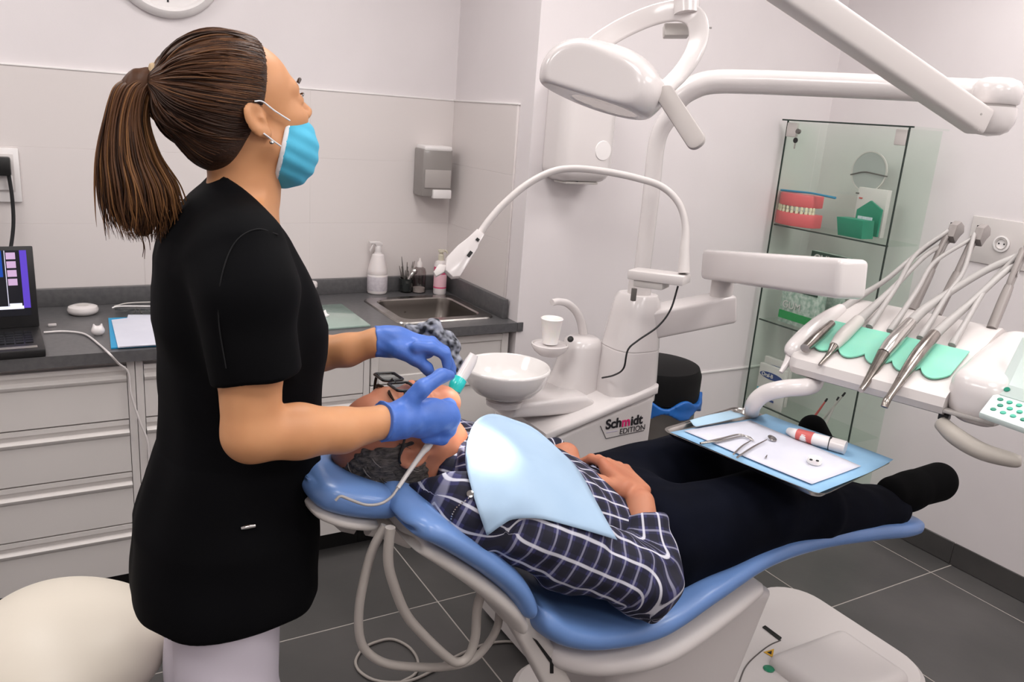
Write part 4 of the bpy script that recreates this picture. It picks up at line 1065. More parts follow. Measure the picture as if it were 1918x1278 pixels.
# wall socket in its panel on the right wall
t = thing('socket_plate', 'white wall socket in a pale panel right of the glass cabinet', 'socket', (XB, 1.62, 1.25))
box('panel', (XB-.008, 1.43, 1.19), (XB, 1.80, 1.36), M_white2, t, bevel=.003)
sc = P(1876, 457, x=XB-.01)
lathe('socket_ring', [(0, 0), (.029, 0), (.03, .004), (.024, .005), (.022, -.006), (0, -.006)], sc, M_trim, t, axis=(-1, 0, 0), seg=30)
lathe('socket_well', [(0, -.003), (.0195, -.003), (.0195, .0052), (.018, .0052), (.018, -.001), (0, -.001)], sc, M_lgrey, t, axis=(-1, 0, 0), seg=30)
for dy in (-.0095, .0095): lathe('socket_hole', [(0, 0), (.003, 0), (.003, .001), (0, .001)], sc+[-.0005, dy, 0], M_ink, t, axis=(-1, 0, 0), seg=12)
# saddle stool
st = thing('stool', 'cream upholstered round stool beside the standing woman', 'stool', (.0, 1.60, 0))
M_cream2 = mat('cream_vinyl', '#ded6c8', .42, bump=(60, .02))
sc = np.array([.005, 1.56, .555])
def f_seat(p):
    d = ell(p, sc, (.178, .19, .095)); return smin(d, ell(p, sc+[-.03, .03, .02], (.13, .14, .075)), .03)
sdf('seat', f_seat, sc-.25, sc+.25, .009, M_cream2, st)
lathe('seat_pan', [(0, .43), (.10, .43), (.13, .47), (0, .48)], (sc[0], sc[1], 0), M_grey, st)
lathe('gas_lift', [(0, .08), (.025, .08), (.025, .28), (.018, .281), (.018, .44), (0, .44)], (sc[0], sc[1], 0), M_chrome, st)
for k in range(5):
    a = 2*math.pi*k/5+.3; d = np.array([math.cos(a), math.sin(a), 0])
    lg = bar('base_leg', sc*[1, 1, 0]+d*.02+[0, 0, .09], sc*[1, 1, 0]+d*.25+[0, 0, .068], .026, .035, M_chrome, st, .008)
    lathe('castor', [(0, -.011), (.022, -.011), (.025, 0), (.022, .011), (0, .011)], sc*[1, 1, 0]+d*.25+[0, 0, .026], M_black, lg, axis=np.cross(d, [0, 0, 1]), seg=20)

# ================================================================== glass display cabinet
CX0, CX1, CY0, CY1, CZ = 2.78, 2.985, 1.930, 2.502, 1.664
M_glass = bpy.data.materials.new('cabinet_glass'); M_glass.use_nodes = True; glassmat(M_glass, '#fafdfb', .022)
M_edge = mat('glass_edge', '#26332d', .2)
cb = thing('display_cabinet', 'tall glass display cabinet with dental goods in the corner by the right wall', 'cabinet', (2.89, 2.17, 0))
box('base_board', (CX0, CY0, 0), (CX1, CY1, .06), M_white2, cb, bevel=.004)
box('floor_panel', (CX0+.006, CY0+.006, .0605), (CX1-.006, CY1-.006, .066), M_glass, cb)
def pane(name, lo, hi): return box(name, lo, hi, M_glass, cb)
fr = pane('front_pane', (CX0, CY0+.006, .066), (CX0+.005, CY1-.006, CZ-.008))
ls = pane('side_pane', (CX0+.006, CY1-.005, .066), (CX1-.006, CY1, CZ-.008)); rs = pane('side_pane', (CX0+.006, CY0, .066), (CX1-.006, CY0+.005, CZ-.008))
bk = pane('back_pane', (CX1-.005, CY0+.006, .066), (CX1, CY1-.006, CZ-.008))
tp = pane('top_pane', (CX0-.012, CY0-.02, CZ-.006), (CX1, CY1+.014, CZ))
def edge(parent, a, b, t=.0022): 
    lo = np.minimum(a, b)-t; hi = np.maximum(a, b)+t; return box('glass_edge', lo, hi, M_edge, parent)
edge(tp, (CX0-.012, CY0-.02, CZ-.003), (CX0-.012, CY1+.014, CZ-.003), .003)
for yy, pn in ((CY0+.002, rs), (CY1-.002, ls)): edge(pn, (CX0+.001, yy, .066), (CX0+.001, yy, CZ-.008), .0026)
SHZ = (1.226, .802, .42)
for z in SHZ:
    s_ = box('shelf', (CX0+.012, CY0+.008, z-.006), (CX1-.008, CY1-.008, z), M_glass, cb)
    edge(s_, (CX0+.012, CY0+.008, z-.003), (CX0+.012, CY1-.008, z-.003), .0028)
for yy, dy in ((CY1-.03, .026), (CY0+.03, .024)):
    box('hinge', (CX0-.004, yy-dy, CZ-.07), (CX0+.012, yy+dy, CZ-.012), M_lgrey, cb, bevel=.003)
kl = P(1497, 247, x=CX0-.01); 
lk = lathe('lock', [(0, 0), (.010, 0), (.010, .012), (0, .013)], kl, M_dgrey, cb, axis=(-1, 0, .2), seg=16)
kk = P(1490, 263, x=CX0-.016)
key = thing('key', 'small black-headed key hanging in the lock of the glass cabinet', 'key', kk)
lathe('key_head', [(0, -.002), (.011, -.002), (.011, .002), (0, .002)], kk, M_black, key, axis=(-1, 0, 0), seg=16)
box('key_blade', kk+[-.001, -.003, -.034], kk+[.001, .003, -.009], M_inst, key)
# --- goods
def CQ(px, py, x=2.86): return P(px, py, x=x)
# jaw model
z1 = SHZ[0]
jm = thing('jaw_model', 'pink gum jaw model with cream teeth on the top shelf of the glass cabinet', 'jaw model', CQ(1492, 415))
M_gum = mat('gum_pink', '#e0656a', .35); M_teeth = mat('teeth_cream', '#e3d9bd', .35)
def arch(cx, cy, rx, ry, z, n=22): return [(cx+rx*(1-math.sin(math.pi*i/(n-1)))-rx*.5, cy+ry*math.cos(math.pi*i/(n-1)), z) for i in range(n)]
jy = (CQ(1456, 410)[1]+CQ(1528, 410)[1])/2; jx = 2.86; jr = abs(CQ(1456, 410)[1]-CQ(1528, 410)[1])/2
zz = [CQ(1490, p)[2] for p in (419, 397, 385, 362)]
def slabarch(name, za, zb, r, m, parent):
    bm = bmesh.new(); pts = [(jx-.05*math.sin(math.pi*i/20)*1.1, jy+r*math.cos(math.pi*i/20), za) for i in range(21)]+[(jx+.04, jy-r, za), (jx+.04, jy+r, za)]
    add_prism(bm, pts, (0, 0, zb-za), .004); return frombm(name, bm, m, parent, 40)
slabarch('lower_gum', z1+.001, zz[1], jr, M_gum, jm); slabarch('upper_gum', zz[2], zz[3], jr*.92, M_gum, jm)
for rz, (za, zb) in (('lower', (zz[1]-.002, (zz[1]+zz[2])/2-.001)), ('upper', ((zz[1]+zz[2])/2, zz[2]+.002))):
    for i in range(12):
        a = math.pi*(i+.5)/12; c_ = (jx-.048*math.sin(a), jy+jr*.88*math.cos(a), 0)
        lathe(rz+'_tooth', [(0, za), (.0065, za), (.0075, (za+zb)/2), (.005, zb), (0, zb)], c_, M_teeth, jm, seg=10)
o = tube('toothbrush', [CQ(1463, 356, 2.84), CQ(1490, 359, 2.84), CQ(1520, 362, 2.84), CQ(1565, 371, 2.84)], [.0045, .005, .004, .005], mat('brush_blue', '#2f86ad', .35), None, 5, 10); tag(o, 'blue toothbrush lying across the jaw model in the glass cabinet', 'toothbrush')
# green open box, white pack, round mirror
M_gbox = mat('box_green', '#15876a', .45)
gbx = thing('green_box', 'open green display box with white sachets on the top shelf of the glass cabinet', 'box', CQ(1606, 432))
y0_, y1_ = CQ(1632, 430)[1], CQ(1586, 430)[1]
prism('box_tray', [(2.80, y1_+.012, CQ(1580, 405)[2]), (2.80, y0_, CQ(1624, 412)[2]), (2.81, y0_, z1+.002), (2.81, y1_, z1+.002)], (.07, 0, 0), M_gbox, gbx, .001)
prism('box_back', [(2.90, y1_, z1+.01), (2.90, y0_, z1+.01), (2.90, y0_, CQ(1630, 392)[2]), (2.90, (y0_+y1_)/2, CQ(1613, 375)[2]), (2.90, y1_, CQ(1592, 392)[2])], (.01, 0, 0), M_gbox, gbx)
for k in range(3): box('sachet', (2.862, y0_+.01+.022*k, z1+.03), (2.868, y0_+.03+.022*k, z1+.085), M_wpaper, gbx)
pk = thing('white_pack', 'white paper pack with red and grey print behind the green box', 'pack', (2.95, CQ(1625, 400, 2.95)[1], z1))
a_, b_ = CQ(1600, 400, 2.94), CQ(1656, 400, 2.94)
box('pack_body', (2.94, b_[1], z1+.002), (2.965, a_[1], CQ(1625, 352, 2.94)[2]), M_white2, pk, bevel=.002)
for q, m in (((1632, 383), M_red), ((1606, 362), M_dgrey), ((1612, 371), M_red), ((1640, 395), M_red)): 
    w_ = CQ(*q, 2.938); box('print', w_-[0, .008, .003], w_+[.001, .008, .003], m, pk)
mr = thing('round_mirror', 'round glass mirror with dark middle line in the glass cabinet', 'mirror', CQ(1628, 322, 2.97))
mc = CQ(1628, 322, 2.97)
lathe('mirror_rim', [(.078, -.003), (.083, -.003), (.083, .004), (.078, .004), (.078, -.003)], mc, M_lgrey, mr, axis=(-1, 0, 0), seg=40)
lathe('mirror_disc', [(0, 0), (.079, 0), (.079, .003), (0, .003)], mc, mat('mirror_grey', '#a9aeab', .25, .3), mr, axis=(-1, 0, 0), seg=40)
tube('mirror_line', [CQ(1593, 327, 2.964), CQ(1618, 322, 2.964), CQ(1640, 326, 2.964), CQ(1662, 331, 2.964)], .0025, M_dgrey, mr, 4, 8)
# second shelf
z2 = SHZ[1]
def pack(name, lab, pxa, pxb, ptop, pbot, x, m, dep=.06, cat='box', group=None, zb=None):
    a, b = CQ(pxa, (ptop+pbot)/2, x), CQ(pxb, (ptop+pbot)/2, x); zt = CQ((pxa+pxb)/2, ptop, x)[2]; zb = CQ((pxa+pxb)/2, pbot, x)[2] if zb is None else zb
    t = thing(name, lab, cat, (x, (a[1]+b[1])/2, zb), group)
    box('box_body', (x, b[1], zb+.001), (x+dep, a[1], zt), m, t, bevel=.0015); return t, a, b, zt, zb
M_gdark = mat('box_dark_green', '#173a2c', .4); M_gbri = mat('box_bright_green', '#13914a', .4); M_pale = mat('box_pale', '#c6cfc8', .5, noise=(50, '#8fa79a', 2))
t, a, b, zt, zb = pack('toothpaste_box', 'green and white carton standing behind the white swivel arm in the glass cabinet', 1462, 1530, 535, 598, 2.84, M_pale, zb=z2)
box('green_band', (2.838, b[1], zb+.02), (2.84, a[1], zb+.055), M_gbri, t); box('green_band', (2.838, b[1], zt-.03), (2.84, a[1], zt-.002), M_gdark, t)
text('lettering', 'GUM', (2.836, a[1]-.015, zb+.07), (0, -1, 0), (0, 0, 1), .045, M_white, t)
t, a, b, zt, zb = pack('sign_carton', 'white carton with dark lettered sign rising above the white swivel arm', 1508, 1580, 474, 600, 2.95, M_pale, .03, zb=z2)
box('sign', (2.947, b[1]+.006, zt-.055), (2.95, a[1]-.006, zt), M_gdark, t, bevel=.001)
text('lettering', 'GUM', (2.9465, a[1]-.02, zt-.046), (0, -1, 0), (0, 0, 1), .05, M_white, t, bold=.001)
# third shelf: blister packs and interdental tools
z3 = SHZ[2]
M_oral = mat('pack_blue', '#24407f', .4); M_oralc = mat('pack_cyan', '#5fb0c4', .4)
for k, (pa, pb, pt, lab) in enumerate(((1416, 1466, 685, 'white blister pack with blue oval sign, front one on the cabinet lower shelf'), (1424, 1474, 672, 'white blister pack with blue oval sign, rear one on the cabinet lower shelf'))):
    t, a, b, zt, zb = pack('blister_pack', lab, pa, pb, pt, 775, 2.81+.05*k, M_white2, .02, 'pack', 'toothbrush packs', z3)
    x = 2.81+.05*k; ym = (a[1]+b[1])/2; hw = abs(a[1]-b[1])/2
    bm = bmesh.new(); add_prism(bm, [(x-.002, ym+u_*hw*.9, zt-.045+v_*.016) for u_, v_ in [(math.cos(i*math.pi/8), math.sin(i*math.pi/8)) for i in range(16)]], (.002, 0, 0)); frombm('logo_oval', bm, M_oral, t, False)
    text('lettering', 'Oral-B', (x-.0035, ym+hw*.72, zt-.052), (0, -1, 0), (0, 0, 1), .024, M_white, t, bold=.0004)
    box('cyan_band', (x-.0015, b[1]+.004, zb+.02), (x, a[1]-.004, zb+.07), M_oralc, t)
t, a, b, zt, zb = pack('brush_pack', 'clear pack with a blue number two behind the curved white tray arm', 1434, 1464, 735, 778, 2.796, M_white2, .008, 'pack', None, z3)
text('lettering', '2', (2.7945, a[1]-.012, zb+.03), (0, -1, 0), (0, 0, 1), .06, M_oral, t, bold=.002)
for k, (q0_, q1_, m, lab) in enumerate((((1518, 792), (1546, 752), M_red, 'red-handled brush leaning on the lower shelf of the glass cabinet'), ((1545, 798), (1568, 750), M_white2, 'white interdental brush with black tip in the glass cabinet'), ((1538, 790), (1578, 742), M_lgrey, 'grey slim brush with dark tip in the glass cabinet'))):
    A0, A1 = CQ(*q0_, 2.82), CQ(*q1_, 2.82)
    A0[2] = max(A0[2], z3+.006); t = thing('dental_brush', lab, 'brush', A0, 'brushes in the glass cabinet')
    tube('handle', [A0, (A0+A1)/2, A1], [.006, .005, .0035], m, t, 3, 8); tube('tip', [A1, A1+(A1-A0)*.12], [.005, .004], M_ink, t, 2, 8)
# ================================================================== people
M_skin = mat('skin_light', '#cd9468', .5, sss=.05, noise=(14, '#c78d62', 3))
M_skinp = mat('skin_ruddy', '#bd7e60', .5, sss=.06, noise=(18, '#b06c50', 3))
M_tunic = mat('black_tunic_cloth', '#050507', .85, spec=.12, noise=(5, '#07070a', 2))
M_trous = mat('white_trouser_cloth', '#cfc8d3', .8, bump=(40, .05))
M_glove = mat('blue_nitrile', '#4a72c4', .45, bump=(45, .12), noise=(9, '#4268b8', 2))
M_hair = [mat('brown_hair_dark', '#2e1b10', .5, spec=.3), mat('brown_hair_mid', '#4a2e1c', .5, spec=.3), mat('brown_hair_light', '#66452c', .48, spec=.3)]
M_eyew = mat('eye_white', '#d8d2cc', .2); M_iris = mat('eye_iris', '#2a1d16', .15)
M_mask = mat('mask_blue', '#4fb4d6', .75, bump=(70, .05)); M_maskw = mat('mask_white', '#e3e6ea', .75)

def march_many(pxy, fn, t0=.6, t1=3.2):
    pxy = np.array(pxy, float); d = np.array([ray(*q) for q in pxy]); t = np.full(len(d), t0); hit = np.zeros(len(d), bool)
    for _ in range(150):
        a = np.where(~hit & (t < t1))[0]
        if not len(a): break
        v = fn((CAMPOS+d[a]*t[a][:, None]).astype(np.float32)); hit[a[v < .0006]] = True
        t[a] += np.where(v < .0006, 0, np.maximum(v*.75, .0006))
    return CAMPOS+d*t[:, None], hit
def march(px, py, fn, t0=.6, t1=3.2):
    q, h = march_many([(px, py)], fn, t0, t1); return q[0] if h[0] else None
def grad(fn, p, h=.002):
    g = np.array([float((fn((p+e)[None].astype(np.float32))-fn((p-e)[None].astype(np.float32)))[0]) for e in np.eye(3)*h]); return g/(np.linalg.norm(g)+1e-9)
def to_local(p, O, F, L, U):
    q = p-np.array(O, np.float32); return np.stack([q@np.array(F, np.float32), q@np.array(L, np.float32), q@np.array(U, np.float32)], 1)
def head_sdf(q, male=False):
    """q in head coordinates: x forward, y left, z up, origin between the ear canals"""
    a = np.abs(q[:, 1]); s = np.stack([q[:, 0], a, q[:, 2]], 1).astype(np.float32)
    d = ell(q, (-.012, 0, .04), (.094, .074, .078))
    d = smin(d, ell(q, (.029, 0, .028), (.056, .061, .058)), .03)
    d = smin(d, ell(q, (.043, 0, -.028), (.045, .053, .058)), .03)
    j = .004 if male else 0
    d = smin(d, cap(s, (.008, .05+j, -.045), (.066, .014, -.088-j), .017+j, .017+j), .03)
    d = smin(d, cap(s, (.074, .0, -.088-j), (.072, .01, -.086-j), .017+j), .02)
    d = smin(d, cap(s, (.087, .0, .021), (.078, .034, .02), .011+j), .016)
    d = smin(d, ell(s, (.062, .036, -.022), (.025, .02, .02)), .02)
    d = smax(d, -ell(s, (.100, .031, .001), (.02, .017, .011)), .012)
    d = smin(d, ell(s, (.080, .031, .002), (.0125, .0135, .0115)), .006)
    n = cap(q, (.086, 0, .010), (.1045, 0, -.0235), .0065, .0085); n = smin(n, ell(s, (.0945, .009, -.027), (.0105, .0075, .007)), .008)
    d = smin(d, n, .012)
    d = smin(d, ell(q, (.083, 0, -.053), (.011, .022, .006)), .010); d = smin(d, ell(q, (.081, 0, -.064), (.011, .019, .006)), .008)
    d = smax(d, -cap(s, (.097, 0, -.0585), (.086, .02, -.0585), .0022), .004)
    # ears
    e = (s-np.array([-.002, .0755, .001], np.float32))*1.1
    ca, sa = math.cos(.2), math.sin(.2)
    er = np.stack([e[:, 0]*ca+e[:, 2]*sa, e[:, 1]*.95-e[:, 0]*(-.35), e[:, 2]*ca-e[:, 0]*sa], 1).astype(np.float32)
    er[:, 1] = e[:, 1]+e[:, 0]*.4
    ear = ell(er, (-.004, 0, 0), (.0185, .0065, .031))
    ear = smax(ear, -ell(er, (.001, .006, .004), (.0105, .006, .019)), .004)
    ear = smin(ear, ell(er, (.007, .001, -.003), (.005, .005, .008)), .004)
    ear = smin(ear, ell(er, (.002, .001, -.027), (.009, .005, .009)), .006)
    return smin(d, ear/1.1, .007)

# ------------------------------------------------------------------ the standing woman
YM = 1.34
def W(px, py, y=YM): return P(px, py, y=y)
_e = P(474, 222, y=1.265); HO = np.array([_e[0], YM, _e[2]])
th = math.radians(20); ps = math.radians(7)
HF = np.array([math.cos(th)*math.cos(ps), math.cos(th)*math.sin(ps), math.sin(th)]); HL = np.array([-math.sin(ps), math.cos(ps), 0]); HU = np.cross(HF, HL)
def hw(x, y, z): return HO+HF*x+HL*y+HU*z
woman = thing('person', 'woman in black tunic, face mask and blue gloves standing at the patient head', 'person', (.26, YM, 0))
ROWS = [(318, 404, 448, .05), (332, 398, 462, .056), (350, 384, 482, .082), (372, 360, 496, .125), (398, 336, 510, .158), (440, 305, 532, .172), (490, 290, 556, .174), (545, 283, 581, .166), (600, 284, 599, .156), (660, 297, 599, .146), (740, 303, 592, .138), (820, 298, 588, .142), (880, 272, 586, .155), (960, 246, 582, .17), (1060, 240, 581, .178), (1130, 238, 579, .18), (1175, 243, 575, .18)]
_t = []
for py_, b_, f_, ry_ in ROWS:
    pb, pf = W(b_, py_), W(f_, py_); _t.append(((pb[2]+pf[2])/2, (pb[0]+pf[0])/2, (pf[0]-pb[0])/2, ry_))
_t = np.array(sorted(_t))
def torso_sdf(p, shrink=0.):
    cx_ = np.interp(p[:, 2], _t[:, 0], _t[:, 1]); rx = np.interp(p[:, 2], _t[:, 0], _t[:, 2])-shrink; ry = np.interp(p[:, 2], _t[:, 0], _t[:, 3])-shrink
    x = (p[:, 0]-cx_)/rx; y = (p[:, 1]-YM)/ry
    return ((np.abs(x)**2.3+np.abs(y)**2.3)**(1/2.3)-1)*np.minimum(rx, ry)
SHN = W(440, 478, 1.188); SHF = np.array([SHN[0]+.03, 1.485, SHN[2]-.012])
SLV = [SHN, W(462, 555, 1.155), W(480, 700, 1.14)]
far_el = np.array([.30, 1.53, 1.13])
ARMN = [W(455, 520, 1.16), W(468, 690, 1.14), W(472, 812, 1.125), W(560, 808, 1.13), W(640, 806, 1.145), W(722, 790, 1.165), W(760, 785, 1.175)]
ARMF = [SHF, far_el+[-.005, 0, .05], far_el, W(600, 662, 1.49), W(650, 656, 1.455), W(705, 641, 1.425), W(740, 640, 1.42)]
def body_w(p):
    d = head_sdf(to_local(p, HO, HF, HL, HU))
    d = smin(d, chain(p, [hw(-.028, 0, -.03), hw(-.02, 0, -.075), W(455, 372), W(440, 430)], [.053, .05, .052, .07], .02), .03)
    d = smin(d, np.maximum(torso_sdf(p, .014), np.maximum(.9-p[:, 2], p[:, 2]-1.44)), .03)
    d = smin(d, chain(p, ARMN, [.047, .045, .0415, .0405, .0345, .026, .022], .012), .02)
    d = smin(d, chain(p, ARMF, [.044, .043, .038, .034, .031, .0255, .022], .012), .02)
    return d
bw = sdf('body', body_w, (.06, 1.03, .88), (.56, 1.62, 1.72), .0037, M_skin, woman)
def tunic(p):
    d = np.maximum(torso_sdf(p), p[:, 2]-_t[-1, 0])
    sl = chain(p, SLV, [.054, .064, .063], .02); ax = SLV[2]-SLV[1]
    sl = smax(sl, plane(p, SLV[2]-[0, 0, .003], ax*[1, 1, 1]+np.array([.01, 0, 0])), .006)
    d = smin(d, sl, .05)
    fs = chain(p, [SHF, far_el+[-.01, 0, .11], far_el+[-.005, 0, .05]], [.05, .06, .058], .02)
    d = smin(d, smax(fs, far_el[2]+.05-p[:, 2], .006), .03)
    # V neck opening in front, stand-up collar line
    n = np.array([.69, 0, .72]); c0 = W(470, 377)
    d = smax(d, plane(p, c0, n)-.25*np.abs(p[:, 1]-YM)*0, .006)
    hem = .762+.0*p[:, 0]
    d = smax(d, hem-p[:, 2], .01)
    return (d+wob(p, 26, .0022, 2)+wob(p*np.array([1, 1, .35], np.float32), 55, .0013, 4)).astype(np.float32)
sdf('tunic', tunic, (.04, 1.03, .70), (.46, 1.62, 1.52), .005, M_tunic, woman)
# seams and zip
def on(px, py, fn, off=.001):
    q = march(px, py, fn)
    return None if q is None else q+grad(fn, q)*off
zp = on(464, 986, tunic, .002)
tube('zip_pull', [on(451, 989, tunic, .003), zp, on(477, 984, tunic, .003)], [.0028, .0042, .003], M_chrome, woman, 4, 10)
M_seam = mat('tunic_seam', '#08080b', .9)
tube('sleeve_seam', [on(x, y, tunic, .0006) for x, y in ((424, 690), (410, 600), (415, 520), (440, 455), (480, 430), (520, 440))], .001, M_seam, woman, 6, 6)
# trousers
def f_tr(p):
    d = chain(p, [(.24, 1.262, .80), (.235, 1.248, .55), (.215, 1.24, .30), (.20, 1.24, .10)], [.088, .088, .08, .075], .03)
    e = chain(p, [(.24, 1.418, .80), (.25, 1.432, .55), (.24, 1.44, .30), (.235, 1.44, .10)], [.088, .088, .08, .075], .03)
    d = smin(d, e, .03); d = smin(d, ell(p, (.24, YM, .84), (.11, .135, .09)), .03)
    return (smax(d, .06-p[:, 2], .005)+wob(p, 22, .003, 9)).astype(np.float32)
sdf('trousers', f_tr, (.05, 1.05, .03), (.45, 1.63, 1.0), .0085, M_trous, woman)
for yy, xx in ((1.24, .205), (1.44, .24)):
    sdf('shoe', lambda p: smax(smin(ell(p, (xx, yy, .05), (.07, .045, .05)), ell(p, (xx+.09, yy, .035), (.10, .05, .04)), .04), -p[:, 2]+.001, .004), (xx-.1, yy-.08, -.01), (xx+.22, yy+.08, .12), .007, M_white2, woman)
# gloves with five fingers each
def glove_n(p):
    d = chain(p, [W(713, 790, 1.16), W(735, 790, 1.167), W(752, 788, 1.17)], [.0335, .029, .027], .01)
    d = np.maximum(d, plane(p, W(714, 790, 1.16), W(714, 790, 1.16)-W(740, 790, 1.167)))
    pal = ell(p, W(795, 783, 1.185), (.052, .022, .034)); pal = smin(pal, cap(p, W(760, 785, 1.178), W(838, 782, 1.19), .024, .022), .02)
    d = smin(d, pal, .02)
    for i, (kx, ky, r) in enumerate(((846, 767, .0115), (851, 786, .0118), (845, 805, .0112), (832, 822, .0102))):
        k0 = W(kx-32, ky-2, 1.186); k1 = W(kx-5, ky, 1.19); k2 = k1+np.array([.014, .028, -.004]); k3 = k2+np.array([-.022, .02, -.008]); k4 = k3+np.array([-.02, -.004, -.002])
        d = smin(d, chain(p, [k0, k1, k2, k3, k4], [r*1.05, r*1.08, r, r*.92, r*.8], .006), .007)
    d = smin(d, chain(p, [W(752, 770, 1.175), W(790, 728, 1.168), W(826, 705, 1.178), W(842, 703, 1.186)], [.016, .0135, .0118, .0095], .008), .012)
    return (d+wob(p, 120, .0007, 1)).astype(np.float32)
q_ = W(785, 775, 1.19)
sdf('glove', glove_n, q_-[.085, .07, .075], q_+[.085, .09, .085], .0026, M_glove, woman, label='blue glove on the hand nearest the camera')
def glove_f(p):
    d = chain(p, [W(701, 640, 1.427), W(725, 640, 1.42), W(745, 642, 1.415)], [.031, .028, .026], .01)
    d = np.maximum(d, plane(p, W(702, 640, 1.427), W(702, 640, 1.427)-W(730, 640, 1.42)))
    d = smin(d, cap(p, W(745, 642, 1.412), W(796, 652, 1.395), .026, .021), .02)
    d = smin(d, ell(p, W(775, 649, 1.40), (.042, .036, .017)), .015)
    for i, (dy, ex, ey, r) in enumerate(((-.034, 838, 690, .0105), (-.012, 846, 698, .011), (.010, 848, 690, .0105), (.030, 842, 676, .0095))):
        yb = 1.392+dy
        d = smin(d, chain(p, [W(780, 650-4*i, yb+.005), W(808, 652-4*i, yb), W(833, 664-2*i, yb-.006), W(ex, ey, yb-.014)], [r*1.08, r*1.08, r*.98, r*.82], .006), .007)
    d = smin(d, chain(p, [W(745, 655, 1.385), W(778, 672, 1.368), W(800, 690, 1.365), W(808, 704, 1.366)], [.015, .013, .0112, .009], .008), .012)
    return (d+wob(p, 120, .0007, 6)).astype(np.float32)
q_ = W(775, 650, 1.40)
sdf('glove', glove_f, q_-[.09, .085, .075], q_+[.10, .075, .065], .0026, M_glove, woman, label='blue glove on the farther hand')

# hair: scalp cap, combed strands, ponytail, elastic
hc = np.array([-.014, 0, .042]); hr = np.array([.1035, .0825, .0865])
pb_l = np.array([-.098, 0, .079])
def hair_cap(p):
    q = to_local(p, HO, HF, HL, HU)
    d = ell(q, hc, hr); d = smin(d, ell(q, (-.045, 0, -.02), (.055, .06, .05)), .03)
    d = smin(d, cap(q, (-.07, 0, .06), (-.100, 0, .081), .03, .010), .025)
    n = np.array([.70, 0, -.714]); d = smax(d, plane(q, (.022, 0, .018), n), .008); d = smax(d, plane(q, (.046, 0, .07), (.88, 0, -.475)), .01)
    # keep clear of the ears
    s = np.stack([q[:, 0], np.abs(q[:, 1]), q[:, 2]], 1).astype(np.float32)
    return smax(d, -ell(s, (.0, .086, -.006), (.024, .02, .034)), .006).astype(np.float32)
sdf('hair', hair_cap, HO-[.15, .12, .12], HO+[.12, .12, .17], .0034, mat('hair_cap_brown', '#3a2417', .5, noise=(60, '#2a1910', 4), stretch=(1, 1, 5), bump=(160, .3)), woman)
def tubes_mesh(name, paths, radii, mats_idx, parent, mats_, seg=5):
    V = []; F = []; MI = []
    for pth, rad, mi in zip(paths, radii, mats_idx):
        v, f = sweep_vf(pth, circ(1., seg), (0, 1, .2), rad); o = len(V); V += v; F += [tuple(i+o for i in g) for g in f]; MI += [mi]*len(f)
    ob = mesh(name, V, F, list(mats_), parent, True); ob.data.polygons.foreach_set('material_index', MI); ob['kind'] = 'stuff'; return ob
paths = []; rads = []; mi = []
E_ = (pb_l-hc)/hr; E_ /= np.linalg.norm(E_)
for i in range(2600):
    s = RNG.normal(size=3); s /= np.linalg.norm(s)         # start anywhere on the face side of the hairline
    if .70*s[0]-.714*s[2] < -.12 or s[2] < -.97: continue
    om = math.acos(np.clip(s@E_, -1, 1)); t0 = RNG.uniform(0, .2)
    if om < .35 or om > 2.9: continue
    pth = []
    jit = RNG.normal(size=3)*.006
    for t in np.linspace(t0, 1, 18):
        d = (math.sin((1-t)*om)*s+math.sin(t*om)*E_)/math.sin(om) if om < 3.0 else s
        l = hc+d*hr*(1.0+.0015*math.sin(9*t+i))+jit*math.sin(math.pi*t)
        pth.append(hw(*l))
    q = np.array(pth); q0_ = q.astype(np.float32); d0 = hair_cap(q0_); bad = d0 > .0035
    gr = np.stack([hair_cap(q0_+e_)-d0 for e_ in np.eye(3, dtype=np.float32)*.002], 1); gr /= np.linalg.norm(gr, axis=1)[:, None]+1e-9
    q = q+gr*np.clip(.0004-d0, -.004, .02)[:, None]
    keep = np.where(~bad)[0]
    if len(keep) < 5: continue
    q = q[keep[0]:keep[-1]+1]
    if len(q) < 5: continue
    r = RNG.uniform(.0008, .0016); n = len(q)
    rad = [r*min(1, .25+3*k/n, .35+3*(n-1-k)/n) for k in range(n)]
    up = (q.mean(0)-HO)@HU
    paths.append(q); rads.append(rad); mi.append(int(RNG.choice(3, p=[.3, .5, .2] if up > .045 else [.72, .26, .02])))  # more light strands on the crown: its highlight is put into the colour
tubes_mesh('hair_strands', paths, rads, mi, woman, M_hair)
pcl = [(296, 153, .017), (276, 150, .022), (250, 168, .025), (237, 225, .027), (242, 290, .036), (260, 350, .046), (268, 405, .043), (268, 450, .030)]
cen = spline([np.r_[W(a, b), c] for a, b, c in pcl], 6)
def pony_core(p): 
    d = None
    for i in range(0, len(cen)-6, 3):
        e = cap(p, cen[i, :3], cen[i+3, :3], cen[i, 3]*(.66 if i < 34 else .4), cen[i+3, 3]*(.66 if i < 31 else .3)); d = e if d is None else smin(d, e, .01)
    return d+wob(p*np.array([1.6, 1.6, .25], np.float32), 90, .002, 8)
sdf('ponytail', pony_core, W(190, 460)-[.03, .09, .03], W(360, 120)+[.03, .09, .03], .0045, M_hair[1], woman)
paths = []; rads = []; mi = []
